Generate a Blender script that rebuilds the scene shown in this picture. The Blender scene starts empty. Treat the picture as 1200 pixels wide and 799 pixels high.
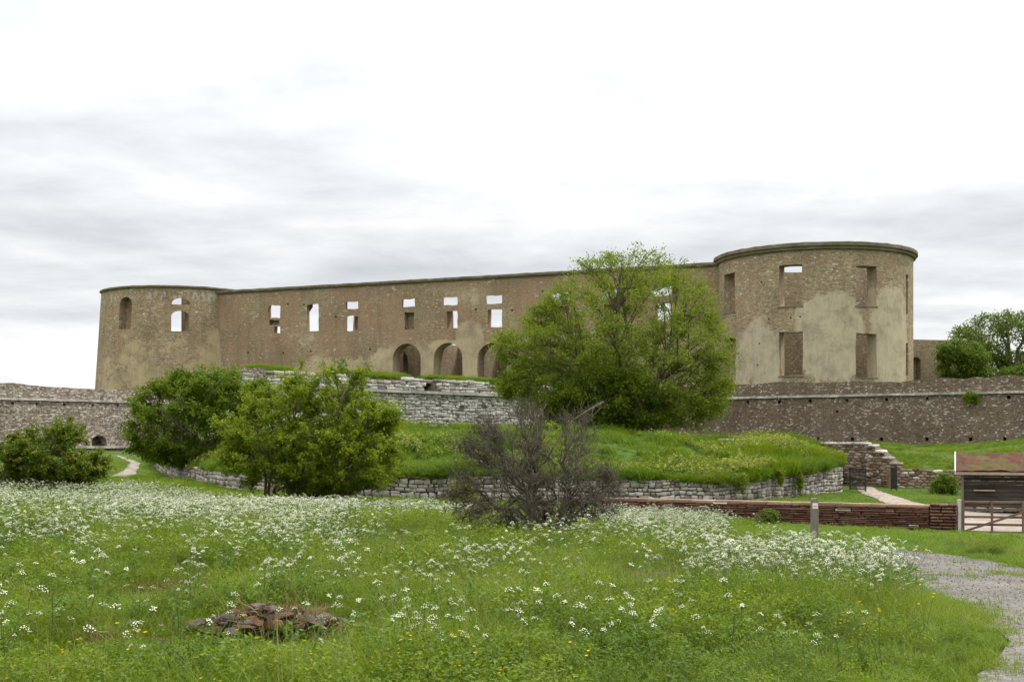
import bpy, bmesh, math, random
import numpy as np
from mathutils import Vector
from mathutils.geometry import delaunay_2d_cdt

R = math.radians
random.seed(11)
rng = np.random.default_rng(11)
SC = bpy.context.scene
COL = SC.collection

# ------------------------------------------------------------------ camera
F, HZ, ZC = 1400.0, 512.0, 1.7          # focal length in photo pixels, horizon row, eye height
cd = bpy.data.cameras.new('camera')
cd.sensor_width = 36.0
cd.lens = 36.0 * F / 1200.0
cd.shift_y = (HZ - 399.5) / 1200.0
cd.clip_start = 0.1
cd.clip_end = 9000
cam = bpy.data.objects.new('camera', cd)
cam.location = (0, 0, ZC)
cam.rotation_euler = (R(90), 0, 0)
COL.objects.link(cam)
SC.camera = cam

# ------------------------------------------------------------------ node helper
class NT:
    def __init__(self, tree):
        self.t = tree; self.N = tree.nodes; self.L = tree.links
    def n(self, kind, **kw):
        x = self.N.new(kind)
        for k, v in kw.items(): setattr(x, k, v)
        return x
    def put(self, sock, v):
        if isinstance(v, bpy.types.NodeSocket): self.L.new(v, sock)
        elif v is not None:
            if hasattr(sock, 'default_value'):
                try: sock.default_value = v
                except Exception: sock.default_value = tuple(v) + (1.0,)
    def math(self, op, a, b=None, c=None, clamp=False):
        x = self.n('ShaderNodeMath', operation=op, use_clamp=clamp)
        self.put(x.inputs[0], a); self.put(x.inputs[1], b)
        if c is not None: self.put(x.inputs[2], c)
        return x.outputs[0]
    def vmath(self, op, a, b=None):
        x = self.n('ShaderNodeVectorMath', operation=op)
        self.put(x.inputs[0], a); self.put(x.inputs[1], b)
        return x.outputs[0]
    def mix(self, f, a, b, mode='MIX'):
        x = self.n('ShaderNodeMix', data_type='RGBA', blend_type=mode)
        x.clamp_factor = True
        self.put(x.inputs[0], f); self.put(x.inputs[6], a); self.put(x.inputs[7], b)
        return x.outputs[2]
    def ramp(self, f, stops, interp='LINEAR'):
        x = self.n('ShaderNodeValToRGB'); r = x.color_ramp; r.interpolation = interp
        while len(r.elements) < len(stops): r.elements.new(0.5)
        for e, (p, c) in zip(r.elements, stops):
            e.position = p
            e.color = (c, c, c, 1) if not hasattr(c, '__len__') else tuple(c) + (1,)
        self.put(x.inputs[0], f)
        return x.outputs[0]
    def smooth(self, f, a, b):
        x = self.n('ShaderNodeMapRange', interpolation_type='SMOOTHSTEP')
        self.put(x.inputs[0], f); self.put(x.inputs[1], a); self.put(x.inputs[2], b)
        return x.outputs[0]
    def noise(self, vec, scale, detail=4, rough=0.55, dist=0.0, out=0):
        x = self.n('ShaderNodeTexNoise')
        self.put(x.inputs['Vector'], vec); self.put(x.inputs['Scale'], scale)
        self.put(x.inputs['Detail'], detail); self.put(x.inputs['Roughness'], rough)
        self.put(x.inputs['Distortion'], dist)
        return x.outputs[out]
    def voro(self, vec, scale=1.0, feature='F1', rnd=1.0):
        x = self.n('ShaderNodeTexVoronoi', feature=feature)
        self.put(x.inputs['Vector'], vec); self.put(x.inputs['Scale'], scale)
        self.put(x.inputs['Randomness'], rnd)
        return x
    def map(self, vec, scale=(1, 1, 1), loc=(0, 0, 0)):
        x = self.n('ShaderNodeMapping')
        self.put(x.inputs['Vector'], vec); x.inputs['Scale'].default_value = scale
        x.inputs['Location'].default_value = loc
        return x.outputs[0]
    def bump(self, h, strength, dist):
        x = self.n('ShaderNodeBump')
        x.inputs['Strength'].default_value = strength; x.inputs['Distance'].default_value = dist
        self.put(x.inputs['Height'], h)
        return x.outputs[0]

# ------------------------------------------------------------------ sky: bright layered overcast
SUN_EL, SUN_AZ = R(55), R(65)            # azimuth clockwise from the view axis (+Y)
SC.world = bpy.data.worlds.new('World')
SC.world.use_nodes = True
w = NT(SC.world.node_tree)
w.N.clear()
sky = w.n('ShaderNodeTexSky', sky_type='NISHITA', sun_disc=False)
sky.sun_elevation = SUN_EL; sky.sun_rotation = SUN_AZ
tc = w.n('ShaderNodeTexCoord')
sep = w.n('ShaderNodeSeparateXYZ'); w.put(sep.inputs[0], tc.outputs['Generated'])
zz = w.math('MAXIMUM', sep.outputs[2], 0.0)
den = w.math('ADD', zz, 0.10)
cmb = w.n('ShaderNodeCombineXYZ')
w.put(cmb.inputs[0], w.math('DIVIDE', sep.outputs[0], den))
w.put(cmb.inputs[1], w.math('DIVIDE', sep.outputs[1], den))
proj = cmb.outputs[0]
n1 = w.noise(w.map(proj, (0.5, 0.85, 1), (3.1, 1.7, 0)), 1.0, 8, 0.55, 0.35)
n2 = w.noise(w.map(proj, (1.7, 1.7, 1), (0.4, 7.7, 2)), 1.0, 9, 0.60, 0.15)
cl = w.math('ADD', w.math('MULTIPLY', n1, 0.55), w.math('MULTIPLY', n2, 0.45))
cl = w.math('ADD', cl, w.math('MULTIPLY', w.smooth(zz, 0.12, 0.36), 0.072))
cl = w.math('ADD', cl, w.math('MULTIPLY', w.smooth(zz, 0.098, 0.07), 0.17))
ccol = w.ramp(cl, [(0.35, (0.45, 0.468, 0.488)), (0.45, (0.54, 0.556, 0.572)), (0.53, (0.64, 0.65, 0.66)), (0.61, (0.74, 0.745, 0.745)), (0.72, (0.86, 0.86, 0.85))])
# overcast luminance rises toward the zenith
lum = w.math('ADD', w.math('MULTIPLY', w.math('MAXIMUM', w.math('SUBTRACT', zz, 0.17), 0.0), 2.1), 0.80)
lv = w.n('ShaderNodeCombineXYZ')
for k_ in range(3): w.put(lv.inputs[k_], lum)
ccol = w.vmath('MULTIPLY', ccol, lv.outputs[0])
scol = w.vmath('MULTIPLY', sky.outputs[0], (0.10, 0.10, 0.10))
tot = w.mix(0.95, scol, ccol)
bg = w.n('ShaderNodeBackground'); w.put(bg.inputs[0], tot); bg.inputs[1].default_value = 1.0
wo = w.n('ShaderNodeOutputWorld'); w.L.new(bg.outputs[0], wo.inputs[0])

# ------------------------------------------------------------------ sun behind thin cloud
sl = bpy.data.lights.new('sun', 'SUN')
sl.energy = 1.5; sl.angle = R(12); sl.color = (1.0, 0.955, 0.88)
so = bpy.data.objects.new('sun', sl)
sdir = Vector((math.sin(SUN_AZ) * math.cos(SUN_EL), math.cos(SUN_AZ) * math.cos(SUN_EL), math.sin(SUN_EL)))
so.rotation_euler = sdir.to_track_quat('Z', 'Y').to_euler()
so.location = (30, -20, 60)
COL.objects.link(so)

vs = SC.view_settings
vs.view_transform = 'Standard'; vs.look = 'None'; vs.gamma = 1.0; vs.exposure = 0.76
vs.use_curve_mapping = False
SC.cycles.max_bounces = 5; SC.cycles.diffuse_bounces = 2; SC.cycles.transmission_bounces = 4
SC.cycles.transparent_max_bounces = 6

# ================================================================== helpers
def P(px, py, Y): return Vector(((px - 600) / F * Y, Y, ZC + (HZ - py) / F * Y))
def XY(px, Y): return ((px - 600) / F * Y, Y)
def tag(o, label=None, cat=None, group=None, kind=None):
    if label: o['label'] = label
    if cat: o['category'] = cat
    if group: o['group'] = group
    if kind: o['kind'] = kind
    return o
def empty(name, loc, label, cat, group=None):
    o = bpy.data.objects.new(name, None); o.location = loc; o.empty_display_size = 0.2
    COL.objects.link(o)
    return tag(o, label, cat, group)
def wloc(o):
    v = Vector(o.location)
    while o.parent: o = o.parent; v += Vector(o.location)
    return v
def link(name, me, mat=None, parent=None):
    """mesh in world coordinates -> object (its parents carry only a location)"""
    o = bpy.data.objects.new(name, me)
    if mat is not None and not me.materials: me.materials.append(mat)
    COL.objects.link(o)
    if parent is not None:
        o.parent = parent; o.location = -wloc(parent)
    return o
def np_mesh(name, V, faces_flat, nper, smooth=False, attr=None):
    """V (n,3); faces_flat 1-D index array; nper vertices per face (constant)"""
    me = bpy.data.meshes.new(name)
    V = np.asarray(V, np.float32); ff = np.asarray(faces_flat, np.int32).ravel()
    nf = len(ff) // nper
    me.vertices.add(len(V)); me.vertices.foreach_set('co', V.ravel())
    me.loops.add(len(ff)); me.loops.foreach_set('vertex_index', ff)
    me.polygons.add(nf); me.polygons.foreach_set('loop_start', np.arange(0, nf * nper, nper, dtype=np.int32))
    if smooth: me.polygons.foreach_set('use_smooth', np.ones(nf, bool))
    if attr is not None:
        a = me.attributes.new('v', 'FLOAT', 'FACE'); a.data.foreach_set('value', np.asarray(attr, np.float32))
    me.update(calc_edges=True)
    return me
class MB:
    def __init__(self): self.v = []; self.f = []
    def box(self, c, s, rz=0.0, jit=0.0):
        b = len(self.v); cs, sn = math.cos(rz), math.sin(rz)
        for k in range(8):
            x = (-.5, .5)[k & 1] * s[0]; y = (-.5, .5)[k >> 1 & 1] * s[1]; z = (-.5, .5)[k >> 2 & 1] * s[2]
            if jit: x += random.uniform(-jit, jit); y += random.uniform(-jit, jit); z += random.uniform(-jit, jit)
            self.v.append((c[0] + x * cs - y * sn, c[1] + x * sn + y * cs, c[2] + z))
        for q in ((0, 2, 3, 1), (4, 5, 7, 6), (0, 1, 5, 4), (2, 6, 7, 3), (0, 4, 6, 2), (1, 3, 7, 5)):
            self.f.append(tuple(b + i for i in q))
        return self
    def beam(self, p, q, wd, ht, up=(0, 0, 1)):
        p, q = Vector(p), Vector(q); d = (q - p).normalized()
        s = d.cross(Vector(up))
        if s.length < 1e-4: s = d.cross(Vector((0, 1, 0)))
        s.normalize(); u = s.cross(d)
        b = len(self.v)
        for e in (p, q):
            for (a, c) in ((-1, -1), (1, -1), (1, 1), (-1, 1)):
                self.v.append(tuple(e + s * a * wd / 2 + u * c * ht / 2))
        for f in ((0, 1, 2, 3), (7, 6, 5, 4), (0, 4, 5, 1), (1, 5, 6, 2), (2, 6, 7, 3), (3, 7, 4, 0)):
            self.f.append(tuple(b + i for i in f))
        return self
    def tube(self, pts, rad, k=5, cap=True):
        pts = [Vector(p) for p in pts]; b = len(self.v); n = len(pts)
        for i, p in enumerate(pts):
            d = (pts[min(i + 1, n - 1)] - pts[max(i - 1, 0)]).normalized()
            s = d.cross(Vector((0.31, 0.77, 0.2)))
            if s.length < 1e-3: s = d.cross(Vector((1, 0, 0)))
            s.normalize(); u = d.cross(s)
            for j in range(k):
                a = 2 * math.pi * j / k
                self.v.append(tuple(p + (s * math.cos(a) + u * math.sin(a)) * rad[i]))
        for i in range(n - 1):
            for j in range(k):
                j2 = (j + 1) % k
                self.f.append((b + i * k + j, b + i * k + j2, b + (i + 1) * k + j2, b + (i + 1) * k + j))
        if cap:
            self.f.append(tuple(b + j for j in reversed(range(k))))
            self.f.append(tuple(b + (n - 1) * k + j for j in range(k)))
        return self
    def mesh(self, name, smooth=False):
        me = bpy.data.meshes.new(name); me.from_pydata(self.v, [], self.f)
        if smooth: me.polygons.foreach_set('use_smooth', [True] * len(me.polygons))
        me.update(); return me
    def build(self, name, mat, parent=None, smooth=False, bevel=0.0):
        o = link(name, self.mesh(name, smooth), mat, parent)
        if bevel:
            m = o.modifiers.new('edge', 'BEVEL'); m.width = bevel; m.segments = 1; m.limit_method = 'ANGLE'
        return o

# numpy value noise (for scatter masks and relief)
_lat = rng.random((256, 256))
def vnoise(x, y, s=1.0, ox=0.0, oy=0.0):
    x = np.asarray(x, float) / s + 37.3 + ox; y = np.asarray(y, float) / s + 11.9 + oy
    xi = np.floor(x).astype(int); yi = np.floor(y).astype(int); fx = x - xi; fy = y - yi
    fx = fx * fx * (3 - 2 * fx); fy = fy * fy * (3 - 2 * fy)
    g = lambda i, j: _lat[i & 255, j & 255]
    return (g(xi, yi) * (1 - fx) + g(xi + 1, yi) * fx) * (1 - fy) + (g(xi, yi + 1) * (1 - fx) + g(xi + 1, yi + 1) * fx) * fy
def sstep(a, b, x):
    t = np.clip((np.asarray(x, float) - a) / (b - a), 0, 1); return t * t * (3 - 2 * t)

# ================================================================== materials
def new_mat(name):
    m = bpy.data.materials.new(name); m.use_nodes = True
    t = NT(m.node_tree); t.N.clear()
    b = t.n('ShaderNodeBsdfPrincipled'); o = t.n('ShaderNodeOutputMaterial')
    t.L.new(b.outputs[0], o.inputs[0])
    b.inputs['Roughness'].default_value = 0.9; b.inputs['Specular IOR Level'].default_value = 0.15
    return m, t, b
MATS = {}
def masonry(name, cols, mortar, stone=(2.3, 5.2), white=None, plaster=None, pcol=(0.42, 0.345, 0.215), red=0.0,
            blobs=(), top=None, mort_w=0.05, jit=0.9, bias=0.0, redcol=(0.29, 0.16, 0.10), streak=None, whitecol=(0.56, 0.53, 0.475)):
    """coursed stone in UV metres; optional plaster coat that has fallen off in places"""
    m, t, b = new_mat(name)
    uv = t.n('ShaderNodeUVMap').outputs[0]
    wob = t.vmath('MULTIPLY', t.vmath('SUBTRACT', t.noise(uv, 1.6, 2, out=1), (0.5, 0.5, 0.5)), (0.35, 0.16, 0))
    p = t.map(t.vmath('ADD', uv, wob), (stone[0], stone[1], 1))
    v = t.voro(p, 1.0, 'F1', jit); e = t.voro(p, 1.0, 'DISTANCE_TO_EDGE', jit)
    sepc = t.n('ShaderNodeSeparateColor'); t.put(sepc.inputs[0], v.outputs['Color'])
    c = t.ramp(sepc.outputs[0], [(i / (len(cols) - 1), k) for i, k in enumerate(cols)])
    if red:
        rm = t.smooth(t.math('ADD', t.noise(uv, 0.22, 5, 0.6), t.math('MULTIPLY', sepc.outputs[1], 0.14)), 0.70 - red, 0.80 - red)
        c = t.mix(t.math('MULTIPLY', rm, 0.6), c, redcol)
    if white:
        wm = t.math('GREATER_THAN', t.math('ADD', sepc.outputs[2], t.math('MULTIPLY', t.math('SUBTRACT', t.noise(uv, 0.35, 3), 0.5), 0.6)), 1 - white)
        c = t.mix(t.math('MULTIPLY', wm, t.math('ADD', t.math('MULTIPLY', sepc.outputs[1], 0.6), 0.3)), c, whitecol)
    big = t.noise(uv, 0.16, 6, 0.62)
    strk = t.noise(t.map(uv, (1.1, 0.13, 1)), 1.0, 5, 0.65)
    c = t.mix(1.0, c, t.ramp(strk, [(0.32, 0.78), (0.5, 1.0), (0.7, 1.12)]), 'MULTIPLY')
    c = t.mix(1.0, c, t.ramp(big, [(0.3, 0.74), (0.5, 1.13), (0.72, 1.36)]), 'MULTIPLY')
    if plaster is not None: c = t.mix(t.math('MULTIPLY', t.smooth(t.noise(uv, 0.45, 7, 0.7), 0.42, 0.66), 0.30), c, (0.36, 0.285, 0.185))
    if plaster is not None: c = t.mix(0.15, c, cols[len(cols) // 2])
    mm = t.smooth(e.outputs[0], 0.0, mort_w)
    c = t.mix(mm, mortar, c)
    fine = t.noise(uv, 9.0, 5, 0.7)
    c = t.mix(1.0, c, t.ramp(fine, [(0.25, 0.74), (0.5, 1.0), (0.75, 1.2)]), 'MULTIPLY')
    h = t.math('ADD', t.math('MULTIPLY', mm, 0.6), t.math('MULTIPLY', fine, 0.6))
    if plaster is not None:
        su = t.n('ShaderNodeSeparateXYZ'); t.put(su.inputs[0], uv)
        acc = None
        for (u0, v0, ru, rv, a) in blobs:
            d = t.math('ADD', t.math('POWER', t.math('ABSOLUTE', t.math('DIVIDE', t.math('SUBTRACT', su.outputs[0], u0), ru)), 2.6),
                       t.math('POWER', t.math('ABSOLUTE', t.math('DIVIDE', t.math('SUBTRACT', su.outputs[1], v0), rv)), 2.6))
            k = t.math('MULTIPLY', t.smooth(d, 2.4, 0.1), a)
            acc = k if acc is None else t.math('MAXIMUM', acc, k)
        pn = t.math('ADD', t.math('MULTIPLY', t.noise(uv, 0.30, 8, 0.72), 0.85), t.math('MULTIPLY', t.noise(t.map(uv, (1, 1.6, 1)), 1.9, 7, 0.75), 0.42))
        pn = t.math('SUBTRACT', pn, 0.06)
        tot = pn if acc is None else t.math('ADD', pn, acc)
        pm = t.smooth(tot, 0.97 - plaster, 1.07 - plaster)
        holes = t.smooth(t.noise(t.map(uv, (1, 1.7, 1)), 2.4, 6, 0.8), 0.585, 0.64)
        pm = t.math('MULTIPLY', pm, t.math('SUBTRACT', 1.0, holes))
        pc = t.mix(1.0, pcol, t.ramp(t.noise(uv, 0.5, 7, 0.66), [(0.30, 0.62), (0.5, 1.0), (0.70, 1.15)]), 'MULTIPLY')
        pc = t.mix(1.0, pc, t.ramp(t.noise(t.map(uv, (5, 0.8, 1)), 1.0, 4, 0.6), [(0.3, 0.86), (0.7, 1.08)]), 'MULTIPLY')
        c = t.mix(pm, c, pc)
        h = t.math('ADD', t.math('MULTIPLY', h, t.math('SUBTRACT', 1.0, t.math('MULTIPLY', pm, 0.75))), t.math('MULTIPLY', pm, 0.9))
    if streak:
        su2 = t.n('ShaderNodeSeparateXYZ'); t.put(su2.inputs[0], uv)
        bnd = t.math('MULTIPLY', t.smooth(su2.outputs[1], streak[0], streak[0] + 0.25), t.smooth(su2.outputs[1], streak[1], streak[1] - 0.5))
        sn = t.smooth(t.noise(t.map(uv, (2.0, 0.7, 1)), 1.0, 5, 0.7), 0.50, 0.62)
        c = t.mix(t.math('MULTIPLY', t.math('MULTIPLY', bnd, sn), 0.75), c, (0.44, 0.43, 0.40))
    if top:
        geo = t.n('ShaderNodeNewGeometry'); sg = t.n('ShaderNodeSeparateXYZ'); t.put(sg.inputs[0], geo.outputs['Normal'])
        c = t.mix(t.smooth(sg.outputs[2], 0.4, 0.9), c, top)
    t.put(b.inputs['Base Color'], c)
    t.put(b.inputs['Normal'], t.bump(h, 0.8, 0.06))
    b.inputs['Roughness'].default_value = 0.95
    MATS[name] = m
    return m
def simple(name, base, var=0.35, scale=3.0, rough=0.85, per_obj=0.0, alt=None, altamt=0.5, stretch=(1, 1, 1), bump=0.3, spec=0.15):
    m, t, b = new_mat(name)
    tcn = t.n('ShaderNodeTexCoord').outputs['Object']
    nz = t.noise(t.map(tcn, stretch), scale, 6, 0.65)
    c = t.mix(1.0, base, t.ramp(nz, [(0.25, 1 - var), (0.5, 1.0), (0.75, 1 + var)]), 'MULTIPLY')
    if alt is not None:
        c = t.mix(t.math('MULTIPLY', t.smooth(t.noise(t.map(tcn, stretch, (5, 2, 1)), scale * 0.6, 5, 0.6), 0.45, 0.62), altamt), c, alt)
    if per_obj:
        oi = t.n('ShaderNodeObjectInfo')
        c = t.mix(1.0, c, t.ramp(oi.outputs['Random'], [(0, 1 - per_obj), (1, 1 + per_obj)]), 'MULTIPLY')
    t.put(b.inputs['Base Color'], c); b.inputs['Roughness'].default_value = rough
    b.inputs['Specular IOR Level'].default_value = spec
    if bump: t.put(b.inputs['Normal'], t.bump(nz, bump, 0.02))
    MATS[name] = m
    return m
def stones_mat(name, cols, noise_scale=6.0, attr=False, spots=None):
    """single stones: each one its own tone (per object, or per face attribute when joined)"""
    m, t, b = new_mat(name)
    tcn = t.n('ShaderNodeTexCoord').outputs['Object']
    if attr: rv = t.n('ShaderNodeAttribute', attribute_name='v').outputs['Fac']
    else: rv = t.n('ShaderNodeObjectInfo').outputs['Random']
    c = t.ramp(rv, [(i / (len(cols) - 1), k) for i, k in enumerate(cols)])
    geo = t.n('ShaderNodeNewGeometry').outputs['Position']
    nz = t.noise(geo, noise_scale, 6, 0.7)
    c = t.mix(1.0, c, t.ramp(nz, [(0.28, 0.62), (0.5, 1.0), (0.72, 1.22)]), 'MULTIPLY')
    if spots is not None:
        c = t.mix(t.math('MULTIPLY', t.smooth(t.noise(geo, noise_scale * 0.35, 5, 0.6), 0.53, 0.66), 0.65), c, spots)
    t.put(b.inputs['Base Color'], c); t.put(b.inputs['Normal'], t.bump(nz, 0.5, 0.03))
    MATS[name] = m
    return m
def leafy(name, cols, trans=0.35, patch=0.0, patchcol=(0.2, 0.2, 0.03), use='attr', rough=0.6, pscale=0.35):
    m = bpy.data.materials.new(name); m.use_nodes = True
    t = NT(m.node_tree); t.N.clear(); o = t.n('ShaderNodeOutputMaterial')
    if use == 'attr': rv = t.n('ShaderNodeAttribute', attribute_name='v').outputs['Fac']
    else: rv = t.n('ShaderNodeObjectInfo').outputs['Random']
    if use == 'both':
        rv = t.math('ADD', t.math('MULTIPLY', rv, 0.55), t.math('MULTIPLY', t.n('ShaderNodeAttribute', attribute_name='v').outputs['Fac'], 0.45))
    c = t.ramp(rv, [(i / (len(cols) - 1), k) for i, k in enumerate(cols)])
    if patch:
        loc = t.n('ShaderNodeObjectInfo').outputs['Location'] if use != 'attr' else t.n('ShaderNodeNewGeometry').outputs['Position']
        c = t.mix(t.math('MULTIPLY', t.smooth(t.noise(loc, pscale, 4, 0.6), 0.45, 0.62), patch), c, patchcol)
    d = t.n('ShaderNodeBsdfPrincipled'); t.put(d.inputs['Base Color'], c)
    d.inputs['Roughness'].default_value = rough; d.inputs['Specular IOR Level'].default_value = 0.25
    tr = t.n('ShaderNodeBsdfTranslucent'); t.put(tr.inputs[0], t.mix(1.0, c, (1.15, 1.1, 0.6), 'MULTIPLY'))
    mx = t.n('ShaderNodeMixShader'); mx.inputs[0].default_value = trans
    t.L.new(d.outputs[0], mx.inputs[1]); t.L.new(tr.outputs[0], mx.inputs[2]); t.L.new(mx.outputs[0], o.inputs[0])
    MATS[name] = m
    return m

# ================================================================== ground heights (thin-plate spline)
_cp = []   # (px, Y, height relative to the eye)
for a in [(-200, 3, -1.6), (600, 3, -1.6), (1400, 3, -1.6), (0, 8, -1.6), (600, 8, -1.6), (1200, 8, -1.6),
          (0, 15, -1.66), (600, 15, -1.74), (1200, 15, -1.95), (1350, 15, -2.0), (1000, 20, -2.15), (1200, 20, -2.2), (0, 25, -1.78), (400, 25, -1.92),
          (700, 25, -2.18), (954, 25, -2.42), (1200, 25, -2.45), (954, 31, -2.68), (1350, 31, -2.75), (0, 43, -2.05), (150, 45, -2.25), (300, 44, -2.78), (480, 44, -2.85), (600, 43, -3.0), (300, 34, -2.35), (480, 34, -2.5),
          (760, 43, -3.15), (1000, 43, -3.30), (1110, 43, -3.42), (1200, 43, -3.62), (1300, 43, -3.7), (-250, 43, -1.9), (700, 48, -3.1), (430, 53, -2.75), (560, 53, -2.85), (740, 53, -3.03),
          (880, 56, -3.0), (985, 62, -2.88), (1050, 65, -2.9), (1120, 65, -2.92), (1300, 65, -2.95), (145, 75, -1.95), (190, 74, -2.25), (230, 61, -2.32),
          (300, 54, -2.55), (0, 75, -1.7), (-200, 75, -1.6), (0, 97, -1.15), (150, 104, -1.1), (-150, 100, -1.1), (600, 75, -2.6), (1000, 90, -2.4), (500, 100, -2.0), (1300, 90, -2.4)]:
    _cp.append(((a[0] - 600) / F * a[1], a[1], a[2]))
_cp = np.array(_cp)
def _U(r2): return np.where(r2 > 1e-9, r2 * np.log(r2 + 1e-12), 0.0)
_n = len(_cp)
_K = _U(((_cp[:, None, :2] - _cp[None, :, :2]) ** 2).sum(-1)) + np.eye(_n) * 0.8
_Pm = np.hstack([np.ones((_n, 1)), _cp[:, :2]])
_w = np.linalg.solve(np.block([[_K, _Pm], [_Pm.T, np.zeros((3, 3))]]), np.concatenate([_cp[:, 2], np.zeros(3)]))
def G(x, y):
    """ground height in world z"""
    x = np.atleast_1d(np.asarray(x, float)); y = np.atleast_1d(np.asarray(y, float))
    xc = np.clip(x, -52, 42); yc = np.clip(y, 0, 104)
    d2 = (xc[:, None] - _cp[None, :, 0]) ** 2 + (yc[:, None] - _cp[None, :, 1]) ** 2
    z = _U(d2) @ _w[:_n] + _w[_n] + _w[_n + 1] * xc + _w[_n + 2] * yc
    far = np.maximum(np.hypot(x - xc, y - yc), 0)
    z = z + (-2.4 - z) * (1 - np.exp(-far / 30.0))
    near = np.exp(-np.maximum(y - 60, 0) / 20.0)
    z = z + near * (0.10 * (vnoise(x, y, 2.3) - 0.5) + 0.16 * (vnoise(x, y, 6.0, 5, 9) - 0.5))
    # the rise with the flowering plants beside the track
    z = z + 0.06 * np.exp(-(((x - 3.3) / 1.6) ** 2 + ((y - 13.6) / 2.0) ** 2))
    return z + ZC
def g1(x, y): return float(G(x, y)[0])

# ================================================================== build: ground
def ground_material():
    m, t, b = new_mat('meadow soil and turf')
    pos = t.n('ShaderNodeNewGeometry').outputs['Position']
    a = t.noise(pos, 0.35, 6, 0.6); f = t.noise(pos, 6.0, 6, 0.7)
    c = t.ramp(a, [(0.3, (0.040, 0.072, 0.010)), (0.5, (0.060, 0.105, 0.013)), (0.7, (0.085, 0.125, 0.018))])
    c = t.mix(t.smooth(t.noise(pos, 1.1, 5, 0.65), 0.60, 0.70), c, (0.10, 0.075, 0.045))
    c = t.mix(1.0, c, t.ramp(f, [(0.25, 0.45), (0.5, 1.0), (0.75, 1.5)]), 'MULTIPLY')
    t.put(b.inputs['Base Color'], c); t.put(b.inputs['Normal'], t.bump(f, 0.8, 0.08))
    b.inputs['Roughness'].default_value = 1.0
    return m
M_ground = ground_material()
def axis(lo, hi, step, far, g=1.35):
    a = list(np.arange(lo, hi + 1e-6, step)); s = step; x = hi
    while x < far: s *= g; x += s; a.append(x)
    s = step; x = lo
    while x > -far: s *= g; x -= s; a.insert(0, x)
    return np.array(a)
gx = axis(-45, 42, 0.6, 3500); gy = axis(0, 76, 0.6, 3500)
XX, YY = np.meshgrid(gx, gy)
ZZ = np.concatenate([G(a, b) for a, b in zip(XX, YY)])
nx, ny = len(gx), len(gy)
ii = (np.arange(ny - 1)[:, None] * nx + np.arange(nx - 1)[None, :]).ravel()
gf = np.stack([ii, ii + 1, ii + nx + 1, ii + nx], 1)
tag(link('ground', np_mesh('ground', np.stack([XX.ravel(), YY.ravel(), ZZ], 1), gf, 4, True), M_ground), kind='structure')

# generic area sheet on the ground
def in_poly(px, py, poly):
    px = np.asarray(px, float); py = np.asarray(py, float)
    c = np.zeros(px.shape, bool); n = len(poly); j = n - 1
    for i in range(n):
        xi, yi = poly[i]; xj, yj = poly[j]
        if yi != yj:
            k = ((yi > py) != (yj > py)) & (px < (xj - xi) * (py - yi) / (yj - yi) + xi)
            c ^= k
        j = i
    return c
def rough_poly(poly, step, amp):
    out = []
    for i in range(len(poly)):
        a, b = Vector(poly[i]), Vector(poly[(i + 1) % len(poly)])
        k = max(1, int((b - a).length / step)); nrm = Vector((-(b - a).y, (b - a).x)); nrm = nrm.normalized() if nrm.length else nrm
        for q in range(k):
            out.append(tuple(a.lerp(b, q / k) + nrm * random.uniform(-amp, amp)))
    return out
def sheet(name, poly, lift, mat, step=0.6, amp=0.0, hfun=None):
    hfun = hfun or G
    if amp: poly = rough_poly(poly, step * 0.7, amp)
    else: poly = rough_poly(poly, step, 0)
    xs = [p[0] for p in poly]; ys = [p[1] for p in poly]
    pts = [Vector(p) for p in poly]; nb = len(pts)
    X, Y = np.meshgrid(np.arange(min(xs), max(xs), step), np.arange(min(ys), max(ys), step))
    X, Y = X.ravel() + rng.uniform(-.1, .1, X.size) * step, Y.ravel()
    k = in_poly(X, Y, poly)
    pts += [Vector((a, b)) for a, b in zip(X[k], Y[k])]
    r = delaunay_2d_cdt(pts, [(i, (i + 1) % nb) for i in range(nb)], [], 0, 1e-5)
    V = np.array([(v.x, v.y) for v in r[0]])
    T = np.array([f for f in r[2] if len(f) == 3])
    cen = V[T].mean(1); T = T[in_poly(cen[:, 0], cen[:, 1], poly)]
    z = hfun(V[:, 0], V[:, 1]) + lift
    a, b, c = V[T[:, 0]], V[T[:, 1]], V[T[:, 2]]
    flip = ((b[:, 0] - a[:, 0]) * (c[:, 1] - a[:, 1]) - (b[:, 1] - a[:, 1]) * (c[:, 0] - a[:, 0])) < 0
    T[flip] = T[flip][:, ::-1]
    return tag(link(name, np_mesh(name, np.column_stack([V, z]), T, 3, True), mat), kind='structure')

def gravel_material(name, c0, c1, c2, sc=30.0, weed=None):
    m, t, b = new_mat(name)
    pos = t.n('ShaderNodeNewGeometry').outputs['Position']
    v = t.voro(pos, sc); sp = t.n('ShaderNodeSeparateColor'); t.put(sp.inputs[0], v.outputs['Color'])
    c = t.ramp(sp.outputs[0], [(0.0, c0), (0.5, c1), (1.0, c2)])
    c = t.mix(1.0, c, t.ramp(t.noise(pos, 0.8, 6, 0.6), [(0.3, 0.75), (0.7, 1.2)]), 'MULTIPLY')
    if weed is not None:
        c = t.mix(t.math('MULTIPLY', t.smooth(t.noise(pos, 0.9, 6, 0.7), 0.60, 0.72), 0.7), c, weed)
    t.put(b.inputs['Base Color'], c)
    t.put(b.inputs['Normal'], t.bump(v.outputs['Distance'], 0.9, 0.02))
    b.inputs['Roughness'].default_value = 0.95
    return m
M_gravel = gravel_material('grey gravel', (0.11, 0.099, 0.086), (0.17, 0.156, 0.137), (0.225, 0.209, 0.186), 36.0, (0.14, 0.15, 0.05))
M_sand = gravel_material('pale sandy gravel', (0.24, 0.195, 0.162), (0.30, 0.25, 0.208), (0.35, 0.30, 0.255), 14.0)
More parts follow.
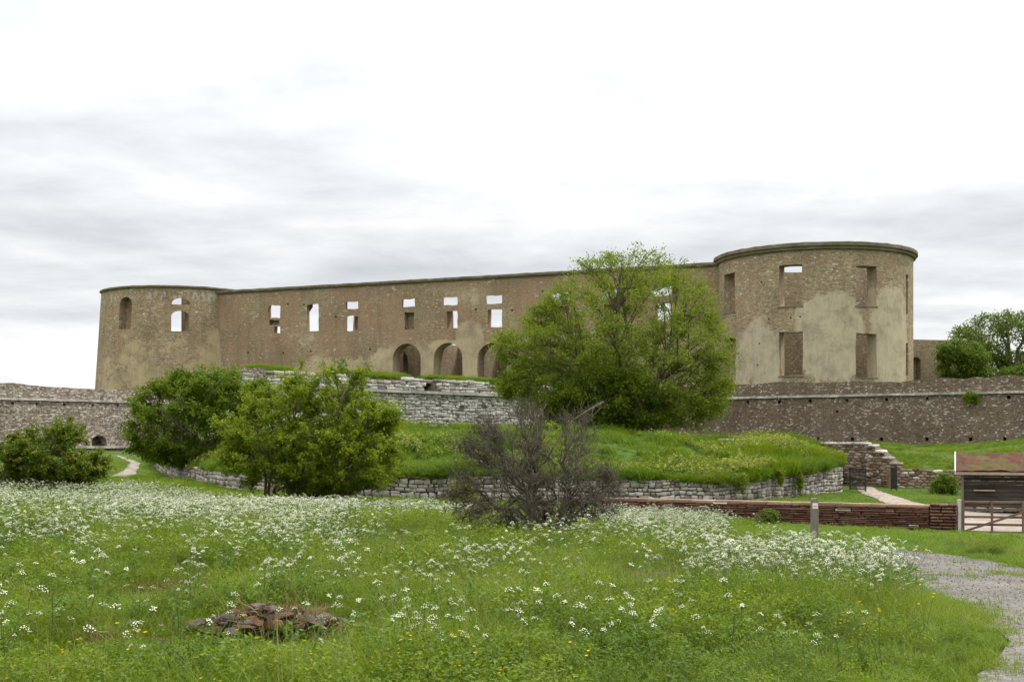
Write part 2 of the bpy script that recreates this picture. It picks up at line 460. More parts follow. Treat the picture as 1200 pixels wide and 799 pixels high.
M_dirt = gravel_material('trodden dirt', (0.20, 0.172, 0.14), (0.26, 0.228, 0.19), (0.31, 0.275, 0.235), 9.0)
def gp(px, py):
    """ground point seen at a photo pixel"""
    k = (px - 600) / F; s = (HZ - py) / F
    ys = np.linspace(5, 100, 1500); d = G(k * ys, ys) - (ZC + s * ys)
    i = np.argmax(d > 0) if (d > 0).any() else len(ys) - 1
    return (k * ys[i], ys[i])
TRACK = [gp(*p) for p in [(1142, 835), (1148, 810), (1164, 785), (1180, 764), (1174, 744), (1134, 716), (1078, 697), (1045, 682), (1018, 668), (985, 655)]] + \
        [XY(985, 25.8), XY(1060, 25.4), XY(1130, 22.5), XY(1200, 19.8), XY(1290, 17.0), XY(1420, 12.5), XY(1420, 7.2), XY(1250, 6.6)]
tr_o = sheet('gravel_track', TRACK, 0.035, M_gravel, 0.45, 0.07)
GATEP = [XY(1120, 43.2), XY(1300, 42.2), XY(1300, 53), XY(1118, 54), XY(1075, 57), XY(1035, 62.5), XY(1021, 67.3), XY(1004, 67.3), XY(1006, 63), XY(1040, 56.5), XY(1075, 51), XY(1095, 47.5)]
sheet('sandy_path', GATEP, 0.035, M_sand, 0.6, 0.05)
sheet('gate_apron', [XY(1128, 42.7), XY(1150, 40.5), XY(1192, 39.0), XY(1290, 37), XY(1300, 42.0)], 0.032, M_dirt, 0.6, 0.1)
FOOT = [XY(118, 62), XY(138, 62), XY(160, 72), XY(165, 82), XY(140, 92), XY(134, 92), XY(154, 82), XY(146, 74), XY(126, 66)]
sheet('footpath', FOOT, 0.035, M_dirt, 0.7, 0.08)

# ================================================================== masonry shells with real openings
def shell(name, mapf, u0, u1, z0, ztop, T, holes, mat, parent, du=1.2, dz=2.0, closed=False):
    """wall in (u,z); mapf(u,off,z)->xyz. hole: dict(poly, depth=None for through, back=poly on the inner face)"""
    pts, edges = [], []
    def loop(poly):
        b = len(pts); n = len(poly)
        pts.extend(Vector(p) for p in poly)
        edges.extend((b + i, b + (i + 1) % n) for i in range(n))
        return b
    n = max(2, int(round((u1 - u0) / (du * 0.5))))
    us = np.linspace(u0, u1, n + 1)
    outline = [(u, z0) for u in us] + [(u, ztop(u)) for u in us[::-1]]
    loop(outline)
    backpos = {}
    for h in holes:
        h['b'] = loop(h['poly'])
        bk = h.get('back') or h['poly']
        for i, q in enumerate(bk): backpos[h['b'] + i] = q
    for u in np.arange(u0 + du, u1 - du * 0.3, du):
        for z in np.arange(z0 + dz, ztop(u) - 0.4, dz):
            ok = True
            for h in holes:
                hx = [p[0] for p in list(h['poly']) + list(h.get('back') or [])]; hz = [p[1] for p in list(h['poly']) + list(h.get('back') or [])]
                if min(hx) - .3 < u < max(hx) + .3 and min(hz) - .3 < z < max(hz) + .3: ok = False; break
            if ok: pts.append(Vector((u, z)))
    r = delaunay_2d_cdt(pts, edges, [], 0, 1e-5)
    V2 = [(v.x, v.y) for v in r[0]]; orig = r[3]
    T2 = [tuple(f) for f in r[2] if len(f) == 3]
    cen = np.array([[sum(V2[i][k] for i in f) / 3 for k in (0, 1)] for f in T2])
    inside = in_poly(cen[:, 0], cen[:, 1], outline)
    hid = np.full(len(T2), -1)
    for k, h in enumerate(holes): hid[in_poly(cen[:, 0], cen[:, 1], h['poly'])] = k
    V, UV, Fc = [], [], []
    front, back, floor = {}, {}, {}
    def vf(i):
        if i not in front:
            front[i] = len(V); u, z = V2[i]; V.append(mapf(u, 0.0, z)); UV.append((u, z))
        return front[i]
    def vb(i):
        if i not in back:
            u, z = V2[i]
            for o in orig[i]:
                if o in backpos: u, z = backpos[o]
            back[i] = len(V); V.append(mapf(u, T, z)); UV.append((u + 0.7 * T + 3.3, z + 0.21))
        return back[i]
    def vr(i, d):
        if (i, d) not in floor:
            u, z = V2[i]; floor[(i, d)] = len(V); V.append(mapf(u, d, z)); UV.append((u + 0.8 * d, z + 0.3 * d))
        return floor[(i, d)]
    cnt = {}
    def ccw(f):
        a, b, c = (V2[i] for i in f)
        return f if (b[0] - a[0]) * (c[1] - a[1]) - (b[1] - a[1]) * (c[0] - a[0]) > 0 else f[::-1]
    kept = []
    for f, ins, k in zip(T2, inside, hid):
        if not ins: continue
        f = ccw(f)
        if k < 0:
            kept.append(f); Fc.append(tuple(vf(i) for i in f)); Fc.append(tuple(vb(i) for i in reversed(f)))
        elif holes[k].get('depth'):
            d = holes[k]['depth']
            Fc.append(tuple(vr(i, d) for i in f)); Fc.append(tuple(vb(i) for i in reversed(f)))
    for f in kept:
        for a, b in ((f[0], f[1]), (f[1], f[2]), (f[2], f[0])): cnt[(a, b)] = True
    hv = {}
    for (a, b) in cnt:
        if (b, a) in cnt: continue
        d = None
        ma, mb = V2[a], V2[b]
        for k, h in enumerate(holes):
            if h.get('depth'):
                n = len(h['poly'])
                s = set(range(h['b'], h['b'] + n))
                if set(orig[a]) & s and set(orig[b]) & s: d = h['depth']
        if d: Fc.append((vf(b), vf(a), vr(a, d), vr(b, d)))
        else: Fc.append((vf(b), vf(a), vb(a), vb(b)))
    me = bpy.data.meshes.new(name); me.from_pydata(V, [], Fc); me.update()
    uvl = me.uv_layers.new(name='UVMap')
    li = np.empty(len(me.loops), np.int32); me.loops.foreach_get('vertex_index', li)
    uvl.data.foreach_set('uv', np.array(UV, np.float32)[li].ravel())
    return link(name, me, mat, parent)
def rect(ua, ub, za, zb): return [(ua, za), (ub, za), (ub, zb), (ua, zb)]
def jrect(ua, ub, za, zb, j=0.06):
    """slightly ragged opening"""
    o = []
    c = rect(ua, ub, za, zb)
    for i in range(4):
        a, b = c[i], c[(i + 1) % 4]
        for t in (0, .35, .7):
            o.append((a[0] + (b[0] - a[0]) * t + random.uniform(-j, j), a[1] + (b[1] - a[1]) * t + random.uniform(-j, j)))
    return o
def archp(ua, ub, za, zs, n=12, rise=None):
    r = (ub - ua) / 2; cu = (ua + ub) / 2; rise = rise or r
    return [(ua, za), (ub, za)] + [(cu + r * math.cos(math.pi * i / n), zs + rise * math.sin(math.pi * i / n)) for i in range(n + 1)]
def grow(poly, l, r_, b=0.0, t=0.0):
    us = [p[0] for p in poly]; zs = [p[1] for p in poly]; cu = (min(us) + max(us)) / 2; cz = (min(zs) + max(zs)) / 2
    return [(p[0] + (r_ if p[0] > cu else -l), p[1] + (t if p[1] > cz else -b)) for p in poly]
class Line:
    """straight wall; u along, off inward (away from the camera)"""
    def __init__(s, A, B):
        s.A = Vector(A); s.d = (Vector(B) - s.A).normalized(); s.L = (Vector(B) - s.A).length
        s.n = Vector((-s.d.y, s.d.x))
        s.batter = 0.0; s.zref = 0.0
    def __call__(s, u, off, z):
        p = s.A + s.d * u + s.n * (off + s.batter * (z - s.zref)); return (p.x, p.y, z)
    def u(s, px):
        k = (px - 600) / F; return (k * s.A.y - s.A.x) / (s.d.x - k * s.d.y)
    def z(s, px, py):
        Y = s.A.y + s.d.y * s.u(px); return ZC + (HZ - py) / F * Y
    def r(s, x0, x1, y0, y1):
        """pixel rectangle -> (ua,ub,za,zb)"""
        xm = (x0 + x1) / 2; return (s.u(x0), s.u(x1), s.z(xm, y1), s.z(xm, y0))

TERR = 3.75 + ZC          # castle court and rampart walk
# ---- castle materials
brown = [(0.19, 0.145, 0.09), (0.27, 0.21, 0.132), (0.335, 0.27, 0.176), (0.285, 0.21, 0.128), (0.395, 0.33, 0.227)]
fac = Line((-32.5, 138.0), (19.7, 116.0))
M_fac = masonry('castle brickwork', brown, (0.185, 0.145, 0.098), (3.6, 9.0), white=0.012, plaster=0.17, red=0.25, pcol=(0.43, 0.345, 0.225),
                blobs=[(fac.u(400), 8.3, 8, 2.4, 0.34), (fac.u(500), 9.2, 7.5, 2.6, 0.46), (fac.u(550), 10.8, 1.6, 3.4, 0.40), (fac.u(300), 8.0, 6, 1.6, 0.22), (fac.u(545), 16.5, 2.0, 1.2, 0.28),
                       (fac.u(350), 12.6, 2.2, 0.9, 0.30), (fac.u(800), 9.0, 5, 4, 0.35)])
castle = empty('castle_ruin', (-6, 127, TERR), 'roofless brown stone castle ruin with round corner towers and empty windows', 'castle')
holes = []
def win(x0, x1, y0, y1, back=None, e=0.75, depth=None):
    q = fac.r(x0, x1, y0, y1); p = jrect(*q, j=0.05)
    h = dict(poly=p, depth=depth)
    if depth is None:
        if back:
            bq = fac.r(*back); h['back'] = [(bq[0] + (a - q[0]) / (q[1] - q[0]) * (bq[1] - bq[0]), bq[2] + (b - q[2]) / (q[3] - q[2]) * (bq[3] - bq[2])) for a, b in p]
        else: h['back'] = grow(p, e, 0.1, 0.25, 0.35)
    holes.append(h)
TF = 1.7
win(314.5, 328.5, 358, 372.5); win(315.5, 327, 375, 380.5, depth=0.55); win(321.5, 328, 382.5, 390.5, e=0.7)
win(360, 373, 356.5, 388)
win(405, 420, 353.5, 362); win(407, 414, 370.5, 387.5, e=1.1); win(415.5, 419.5, 371, 386, depth=0.4)
win(471.5, 486, 350.5, 359.5); win(474, 485, 366, 386, depth=0.7)
win(519.5, 536, 348.5, 357.5); win(523.5, 536, 364.5, 384.5, e=0.05)
win(570.5, 588, 346.5, 356); win(571.5, 588, 363, 383.5, e=0.35)
win(647, 668, 343, 352.5); win(648, 667, 359, 380, depth=0.7)
win(705, 727, 340, 349.5); win(707, 726, 356, 378, depth=0.7)
win(764, 787, 336.5, 346.5); win(768, 787, 356, 376, e=0.2)
for x0, x1, yt in ((460, 493, 402.5), (508, 542, 401.5), (559.5, 594, 402), (640, 676, 401), (705, 742, 400)):
    ua, ub = fac.u(x0), fac.u(x1); zt = fac.z((x0 + x1) / 2, yt); rr = (ub - ua) / 2
    holes.append(dict(poly=archp(ua, ub, TERR + 0.3, zt - rr)))
for _ in range(26):        # putlog holes
    u = random.uniform(1, 50); z = random.choice([9.4, 11.2, 14.9, 16.6]) + random.uniform(-.15, .15)
    if all(not (min(p[0] for p in h['poly']) - .5 < u < max(p[0] for p in h['poly']) + .5 and min(p[1] for p in h['poly']) - .5 < z < max(p[1] for p in h['poly']) + .5) for h in holes):
        holes.append(dict(poly=rect(u, u + 0.2, z, z + 0.2), depth=0.5))
ZT = 16.75 + ZC
fw = shell('facade_wall', fac, -7.0, fac.L + 4.0, TERR - 0.8, lambda u: ZT + 0.04 * math.sin(u * 1.7), TF, holes, M_fac, castle)
fw['label'] = 'long brown facade wall with upper windows and ground floor arches'
M_cop = simple('weathered coping', (0.165, 0.138, 0.098), 0.45, 1.2, bump=0.4)
def sweep_cap(name, mapf, us, zf, prof, mat, parent):
    """profile [(off,dz)] closed, swept along u"""
    V, Fc, k = [], [], len(prof)
    for u in us:
        jz = random.uniform(-.022, .022)
        for (o, dz) in prof: V.append(mapf(u, o + random.uniform(-.02, .02), zf(u) + dz + (jz if dz > 0 else 0)))
    for i in range(len(us) - 1):
        for j in range(k):
            j2 = (j + 1) % k; Fc.append((i * k + j, (i + 1) * k + j, (i + 1) * k + j2, i * k + j2))
    Fc.append(tuple(range(k))); Fc.append(tuple((len(us) - 1) * k + j for j in reversed(range(k))))
    me = bpy.data.meshes.new(name); me.from_pydata(V, [], Fc); me.update()
    return link(name, me, mat, parent)
sweep_cap('coping', fac, np.linspace(-6.9, fac.L + 3.9, 110), lambda u: ZT, [(-0.08, -0.22), (-0.26, -0.04), (-0.26, 0.18), (TF + 0.2, 0.32), (TF + 0.2, -0.02)], M_cop, fw)
vl = Line((fac.A + fac.n * (TF - 0.1)).to_tuple(), (fac.A + fac.d * fac.L + fac.n * (TF - 0.1)).to_tuple())
mbv = MB(); p0, p1 = fac.A + fac.d * 12 + fac.n * (TF - 0.05), fac.A + fac.d * 52 + fac.n * (TF - 0.05)
for p_ in (p0, p1, p1 + fac.n * 2.6, p0 + fac.n * 2.6): mbv.v.append((p_.x, p_.y, 12.15))
for p_ in (p0, p1, p1 + fac.n * 2.6, p0 + fac.n * 2.6): mbv.v.append((p_.x, p_.y, 12.5))
mbv.f = [(3, 2, 1, 0), (4, 5, 6, 7), (0, 1, 5, 4), (1, 2, 6, 5), (2, 3, 7, 6), (3, 0, 4, 7)]
mbv.build('vault', simple('vault stone', (0.22, 0.17, 0.12), 0.35, 1.5), castle)
# inner (court side) wall of the front range, lower, with its own arches
inn = Line((fac.A + fac.n * 7.5).to_tuple(), (fac.A + fac.d * fac.L + fac.n * 7.5).to_tuple())
M_inn = masonry('inner castle wall', brown, (0.12, 0.09, 0.06), (3.5, 8.5), plaster=0.22, red=0.1)
ih = []
for x0, x1 in ((452, 478), (500, 524), (556, 580), (610, 636), (672, 700), (735, 763)):
    ua, ub = inn.u(x0), inn.u(x1); ih.append(dict(poly=archp(ua, ub, TERR + 0.3, inn.z(x0, 424)), depth=0.8 if x0 in (452, 500) else None))
iw = shell('inner_wall', inn, -3.0, inn.L + 2, TERR - 0.8, lambda u: 10.4 + ZC + 0.25 * math.sin(u * 0.7) + 0.25 * math.sin(u * 2.3), 1.2, ih, M_inn, castle)
for uu in (fac.u(435), fac.u(502), fac.u(551), fac.u(605), fac.u(690)):      # cross walls of the vaulted rooms
    L2 = Line((fac.A + fac.d * uu + fac.n * (TF + 0.02)).to_tuple(), (fac.A + fac.d * uu + fac.n * 7.48).to_tuple())
    shell('cross_wall', L2, 0, L2.L, TERR - 0.8, lambda u: 10.3 + ZC, 0.8, [], M_inn, castle)

# ---- towers
class Cyl:
    def __init__(s, c, rad, batter=0.0, zref=TERR):
        s.c = Vector(c); s.R = rad; s.batter = batter; s.zref = zref
        v = -s.c; s.a0 = math.atan2(v.y, v.x)        # u = 0 faces the camera; u grows to the right
    def __call__(s, u, off, z):
        r = s.R - off + s.batter * max(0.0, (ZT - z)) / 12.0
        a = s.a0 + u / s.R; return (s.c.x + r * math.cos(a), s.c.y + r * math.sin(a), z)
    def hit(s, px):
        k = (px - 600) / F; d = Vector((k, 1.0)); A = d.dot(d); B = -2 * d.dot(s.c); C = s.c.dot(s.c) - s.R ** 2
        D = max(B * B - 4 * A * C, 0); Y = (-B - math.sqrt(D)) / (2 * A); p = d * Y
        a = math.atan2(p.y - s.c.y, p.x - s.c.x) - s.a0
        while a > math.pi: a -= 2 * math.pi
        while a < -math.pi: a += 2 * math.pi
        return a * s.R, Y
    def r(s, x0, x1, y0, y1):
        u0, Y0 = s.hit(x0); u1, Y1 = s.hit(x1); Y = (Y0 + Y1) / 2
        return (u0, u1, ZC + (HZ - y1) / F * Y, ZC + (HZ - y0) / F * Y)
CR = Cyl(((953.5 - 600) / F * 115.5, 115.5), 9.15)
zr = ZC + (HZ - 286.5) / F * 106.3
u_, _ = CR.hit(953)
def ub_(px): return CR.hit(px)[0]
M_tr = masonry('right tower stone', [(0.175, 0.132, 0.08), (0.26, 0.202, 0.126), (0.345, 0.277, 0.18), (0.28, 0.21, 0.128), (0.43, 0.357, 0.245)], (0.17, 0.135, 0.09), (3.4, 8.0),
               white=0.012, plaster=0.05, red=0.10, pcol=(0.45, 0.378, 0.268),
               blobs=[(ub_(972), 10.6, 3.0, 4.0, 0.62), (ub_(1046), 10.2, 2.6, 4.9, 0.62), (ub_(884), 8.6, 3.2, 3.4, 0.50), (ub_(1010), 9.0, 3, 1.4, 0.45), (ub_(890), 11.5, 3.4, 2.0, 0.33), (ub_(925), 6.0, 9, 0.9, 0.3)])
th = []
def twin(C, lst, x0, x1, y0, y1, depth=None, arch=False, back=None, j=0.05, rise=None):
    q = C.r(x0, x1, y0, y1)
    if arch:
        r_ = (q[1] - q[0]) / 2; rs = rise or r_
        p = archp(q[0], q[1], q[2], q[3] - rs, 10, rs)
    else: p = jrect(*q, j=j)
    lst.append(dict(poly=p, depth=depth, back=grow(p, *back) if back else None))
twin(CR, th, 848.5, 861, 320.5, 366)
twin(CR, th, 912.5, 940, 310.5, 358.5)
twin(CR, th, 1003, 1027.5, 312, 358.5)
twin(CR, th, 1061.6, 1064.2, 322, 368, depth=0.9, j=0.01)
twin(CR, th, 849, 862, 396, 446)
twin(CR, th, 913, 940.5, 389, 440)
twin(CR, th, 1003, 1027.5, 391, 442)
twin(CR, th, 1061.6, 1064.2, 402, 440, depth=0.9, j=0.01)
for _ in range(12):
    u = ub_(random.uniform(870, 1050)); z = random.choice([8.3, 10.1, 12.3, 15.8]) + random.uniform(-.1, .1)
    if all(not (min(p[0] for p in h['poly']) - .5 < u < max(p[0] for p in h['poly']) + .5 and min(p[1] for p in h['poly']) - .5 < z < max(p[1] for p in h['poly']) + .5) for h in th):
        th.append(dict(poly=rect(u, u + 0.16, z, z + 0.14), depth=0.4))
ur = math.pi * CR.R
def back_win(C, th_, a, wd, za, zb):            # openings on the court side
    u = a * C.R; th_.append(dict(poly=rect(u - wd / 2, u + wd / 2, za, zb)))
def back_u(C, px):
    k = (px - 600) / F; d = Vector((k, 1.0)); A = d.dot(d); B = -2 * d.dot(C.c); Cc = C.c.dot(C.c) - C.R ** 2
    p = d * ((-B + math.sqrt(max(B * B - 4 * A * Cc, 0))) / (2 * A)); a = math.atan2(p.y - C.c.y, p.x - C.c.x) - C.a0
    return ((a + math.pi) % (2 * math.pi) - math.pi) * C.R
_b3 = back_u(CR, 1012)
ztr = lambda u: zr - 0.15 + 1.5 * math.exp(-((u - _b3) / 3.2) ** 4)
back_win(CR, th, 2.25, 2.4, TERR + 6.2, TERR + 9.3); back_win(CR, th, 2.05, 1.8, TERR + 0.6, TERR + 3.6)
tr = shell('tower', CR, -ur, ur, TERR - 0.8, ztr, 1.35, th, M_tr, castle, du=1.0, dz=1.6)
tr['label'] = 'nearer round tower with pale plaster patches and square windows'
ucap = np.linspace(-ur * 0.56, ur * 0.56, 70)
sweep_cap('coping', CR, ucap, lambda u: ztr(u) + 0.1, [(-0.10, -0.38), (-0.24, -0.30), (-0.24, -0.12), (-0.42, -0.04), (-0.42, 0.24), (-0.34, 0.30), (1.5, 0.40), (1.5, -0.14)], M_cop, tr)
# window infill / frames inside the nearer tower
for (x0, x1, y0, y1) in ((912.5, 940, 310.5, 358.5), (1003, 1027.5, 312, 358.5), (913, 940.5, 389, 440), (1003, 1027.5, 391, 442), (848.5, 861, 320.5, 366)):
    q = CR.r(x0, x1, y0, y1); mb = MB()
    for uu in np.linspace(q[0] - 0.1, q[1] + 0.1, 5)[:-1]:
        a = CR(uu, 0.05, q[2] - 0.07); b_ = CR(uu + (q[1] - q[0] + 0.2) / 4, 0.05, q[2] - 0.07)
        mb.beam(a, b_, 0.22, 0.12)
    mb.build('window_sill', M_cop, tr)

CL = Cyl(((211.5 - 600) / F * 145.5, 145.5), 9.15, batter=0.75)
zl = ZC + (HZ - 335.5) / F * 136.8
M_tl = masonry('left tower stone', [(0.17, 0.12, 0.07), (0.255, 0.188, 0.112), (0.325, 0.25, 0.158), (0.37, 0.295, 0.195)], (0.18, 0.138, 0.09), (3.5, 8.5), white=0.012, plaster=0.08, red=0.12,
               pcol=(0.40, 0.315, 0.19), blobs=[(CL.hit(255)[0], 10.2, 2.6, 4.0, 0.5), (CL.hit(195)[0], 9.4, 8, 4.0, 0.36), (CL.hit(140)[0], 8.6, 5, 3.2, 0.40)],
               streak=(zl - 1.7, zl - 0.3))
lh = []
twin(CL, lh, 141, 155.3, 348, 386, arch=True, depth=1.05)
twin(CL, lh, 201.5, 222.5, 349.5, 357, arch=True, rise=0.62, back=(1.6, 0.1, 0.5, 0.25))
twin(CL, lh, 201, 221.5, 364.5, 388.3, arch=True, rise=0.6, back=(0.9, -0.35, 0.5, 0.5))
ul = math.pi * CL.R
ztl = lambda u: zl - 0.2 - 6.0 * float(sstep(0.45, 0.62, abs(u) / ul)) + 0.35 * math.sin(u * 1.3) * float(sstep(0.5, 0.6, abs(u) / ul))
tl = shell('tower', CL, -ul, ul, TERR - 0.8, ztl, 1.35, lh, M_tl, castle, du=1.0, dz=1.6)
tl['label'] = 'farther round tower with arched windows and white streaks under its rim'
sweep_cap('coping', CL, np.linspace(-ul * 0.46, ul * 0.46, 60), lambda u: zl - 0.1, [(-0.06, -0.14), (-0.22, -0.02), (-0.22, 0.16), (1.5, 0.30), (1.5, -0.14)], M_cop, tl)
# range running back on the right, behind the nearer tower, with a dark arched doorway
bk = Line((CR.c.x + 5.0, 127.0), (CR.c.x + 22.0, 131.0))
qd = bk.r(1068, 1079, 418, 446)
shell('curtain_wall', bk, -6, bk.L, TERR - 0.8, lambda u: bk.z(1085, 398) , 1.2, [dict(poly=archp(qd[0], qd[1], TERR + 0.2, qd[3] - (qd[1] - qd[0]) / 2), depth=0.9)], M_inn, castle)
bsh = Line((-38, 176), (30, 150))
shell('rear_wall', bsh, 0, bsh.L, TERR - 0.8, lambda u: 8.0 + ZC + 0.6 * math.sin(u * 0.5), 1.4, [], M_inn, castle)

# ================================================================== ramparts
M_rr = masonry('dark rampart stone', [(0.108, 0.08, 0.055), (0.155, 0.116, 0.08), (0.205, 0.158, 0.11), (0.165, 0.12, 0.08)], (0.105, 0.08, 0.056), (6.0, 13.0), white=0.105, mort_w=0.08, whitecol=(0.48, 0.45, 0.395))
M_rl = masonry('grey rampart stone', [(0.13, 0.098, 0.075), (0.24, 0.19, 0.15), (0.38, 0.325, 0.275), (0.18, 0.13, 0.095)], (0.13, 0.105, 0.085), (4.0, 9.0), white=0.22, mort_w=0.07)
M_cornice = simple('pale string course', (0.47, 0.44, 0.39), 0.35, 2.5, per_obj=0.18, alt=(0.2, 0.18, 0.15), altamt=0.6, bump=0.4)
ZTOP = 4.15 + ZC; ZCN = 3.1 + ZC
def course_stones(name, L, u0, u1, z, hgt, proj, mat, parent, lmin, lmax, group=None):
    u = u0
    while u < u1:
        l = random.uniform(lmin, lmax); a = min(u + l, u1)
        mb = MB(); mb.beam(L(u + 0.012, -proj / 2 + 0.1 + random.uniform(-.02, .02), z + random.uniform(-.015, .015)), L(a - 0.012, -proj / 2 + 0.1 + random.uniform(-.02, .02), z + random.uniform(-.015, .015)), proj + 0.2, hgt)
        mb.build(name, mat, parent); u = a
def ragged(base, seed, amp=0.14):
    r_ = random.Random(seed); ph = [r_.uniform(0, 6.28) for _ in range(6)]
    def f(u): return base + amp * (0.5 * math.sin(u * 0.37 + ph[0]) + 0.35 * math.sin(u * 1.1 + ph[1]) + 0.3 * math.sin(u * 2.9 + ph[2]) + 0.2 * math.sin(u * 5.3 + ph[3]))
    return f
def putlogs(L, pxs, z, s=0.24, d=0.7):
    o = []
    for px in pxs:
        u = L.u(px); o.append(dict(poly=jrect(u, u + s, z, z + s, 0.03), depth=d))
    return o
# right
LR = Line((6.6, 103.1), (47.0, 73.2)); LR.batter = 0.05; LR.zref = ZTOP
rw = empty('rampart_wall', (26, 88, -0.3), 'dark brown rampart wall flecked with white stones below the nearer tower', 'rampart')
hr = putlogs(LR, (875, 912, 948, 991, 1037, 1085, 1180), 2.72 + ZC - 0.1) + putlogs(LR, (958, 998, 1032, 1085, 1136, 1176), -0.28 + ZC, 0.26)
hr += putlogs(LR, (980,), 1.8 + ZC, 0.2)
shell('wall_face', LR, 0, LR.L, -2.0 + ZC, ragged(ZTOP, 4, 0.16), 1.6, hr, M_rr, rw, du=1.5, dz=1.5)
course_stones('string_course', LR, LR.u(795), LR.L, ZCN, 0.17, 0.16, M_cornice, rw, 0.9, 1.5)
# left
LL = Line((-47.0, 89.2), (-24.0, 118.0)); LL.batter = 0.05; LL.zref = ZTOP
A_, B_ = Vector(XY(0, 96.5)), Vector(XY(160, 106.0)); dd = (B_ - A_).normalized()
LL = Line((A_ - dd * 14).to_tuple(), (B_ + dd * 14).to_tuple()); LL.batter = 0.05; LL.zref = ZTOP
lw = empty('rampart_wall', (-37, 101, -0.3), 'grey brown rampart wall with low arched gun ports under the farther tower', 'rampart')
hl = putlogs(LL, (13, 41, 73, 107, 136), 2.62 + ZC)
for x0, x1, yt, yb in ((6, 22.5, 508, 521), (106, 123.5, 510, 523.5)):
    q = LL.r(x0, x1, yt, yb); r_ = (q[1] - q[0]) / 2
    hl.append(dict(poly=archp(q[0], q[1], q[2], q[3] - r_ * 0.75, 10, r_ * 0.75), depth=1.3))
ltop = ragged(ZTOP, 8, 0.045)
shell('wall_face', LL, 0, LL.L, -2.2 + ZC, lambda u: ltop(u) + 0.25 * math.exp(-((u - LL.u(12)) / 2.0) ** 2), 1.6, hl, M_rl, lw, du=1.5, dz=1.5)
course_stones('string_course', LL, 0, LL.L, ZCN, 0.17, 0.16, M_cornice, lw, 0.9, 1.5)
course_stones('plinth_stone', LL, 0, LL.L, -0.86 + ZC, 0.2, 0.22, M_cornice, lw, 0.8, 1.4)
# ---- white stone bastion: face built of single stones
def stone_variants(n, jit=0.10, bev=0.13):
    out = []
    for k in range(n):
        bm = bmesh.new(); bmesh.ops.create_cube(bm, size=1.0)
        for v in bm.verts: v.co += Vector((random.uniform(-jit, jit), random.uniform(-jit * .4, jit * .4), random.uniform(-jit, jit)))
        bmesh.ops.bevel(bm, geom=list(bm.edges), offset=bev, segments=1, affect='EDGES')
        for v in bm.verts: v.co += Vector([random.uniform(-.025, .025) for _ in range(3)])
        bmesh.ops.triangulate(bm, faces=bm.faces[:])
        V = np.array([v.co[:] for v in bm.verts]); T = np.array([[v.index for v in f.verts] for f in bm.faces])
        bm.free(); out.append((V, T))
    return out
SV = stone_variants(7)
def cells(L, H, su, sz, jit=0.3, drop=0.1):
    """irregular rubble: Voronoi cells of a jittered brick lattice, in (u, z) metres"""
    nu, nz = int(L / su) + 3, int(H / sz) + 3; S = {}
    for r in range(-1, nz):
        for c in range(-1, nu):
            if random.random() < drop: continue
            S[(r, c)] = (c + 0.5 * (r & 1) + random.uniform(-jit, jit), r + 0.5 + random.uniform(-jit, jit) * 0.8)
    for (r, c), p in S.items():
        if not (0 <= r and 0 <= p[1] * sz <= H and 0 <= p[0] * su <= L): continue
        poly = [(p[0] - 2, p[1] - 2), (p[0] + 2, p[1] - 2), (p[0] + 2, p[1] + 2), (p[0] - 2, p[1] + 2)]
        for dr in range(-2, 3):
            for dc in range(-2, 3):
                q = S.get((r + dr, c + dc))
                if q is None or q is p: continue
                mx, my, nx_, ny_ = (p[0] + q[0]) / 2, (p[1] + q[1]) / 2, q[0] - p[0], q[1] - p[1]
                ny_ *= 1.25
                out = []
                for i in range(len(poly)):
                    a, b = poly[i], poly[(i + 1) % len(poly)]
                    da, db = (a[0] - mx) * nx_ + (a[1] - my) * ny_, (b[0] - mx) * nx_ + (b[1] - my) * ny_
                    if da <= 0: out.append(a)
                    if (da < 0 < db) or (db < 0 < da):
                        t = da / (da - db); out.append((a[0] + (b[0] - a[0]) * t, a[1] + (b[1] - a[1]) * t))
                poly = out
                if len(poly) < 3: break
            if len(poly) < 3: break
        if len(poly) < 3: continue
        poly = [(min(max(x * su, 0), L), min(max(z * sz, 0), H)) for x, z in poly]
        # drop near-duplicate corners
        pl = [q for i, q in enumerate(poly) if math.hypot(q[0] - poly[i - 1][0], q[1] - poly[i - 1][1]) > 0.02]
        if len(pl) >= 3: yield pl
def coursed(L, H, hr_, wr_, split=0.3, wave=0.05):
    """angular coursed rubble as (u, z) polygons; joints wander"""
    ph = [random.uniform(0, 6.28) for _ in range(3)]
    for (u, z, wd, h) in layout(L, 0.0, H, hr_, wr_, split=split):
        j = min(wd, h) * 0.17; q = []
        cu, cz = random.choice(((0, 0), (1, 0), (1, 1), (0, 1))), random.random()
        for (a, b) in ((0, 0), (1, 0), (1, 1), (0, 1)):
            x, y = u + a * wd + random.uniform(-j, j), z + b * h + random.uniform(-j, j)
            if (a, b) == cu and cz < 0.45:
                sx, sy = (-1 if a else 1) * wd * random.uniform(.12, .3), (-1 if b else 1) * h * random.uniform(.15, .4)
                pr = [(x + sx, y), (x, y + sy)]
                q += pr if (a, b) in ((1, 1), (0, 0)) and False else (pr if a == b else pr)
                if (a, b) in ((0, 0), (1, 1)): q[-2:] = [(x, y + sy), (x + sx, y)]
            else: q.append((x, y))
        q = [(min(max(x, 0), L), y + wave * (math.sin(x * 0.9 + ph[0]) * 0.6 + math.sin(x * 2.3 + ph[1]) * 0.4)) for x, y in q]
        if max(p[0] for p in q) - min(p[0] for p in q) > 0.06: yield q
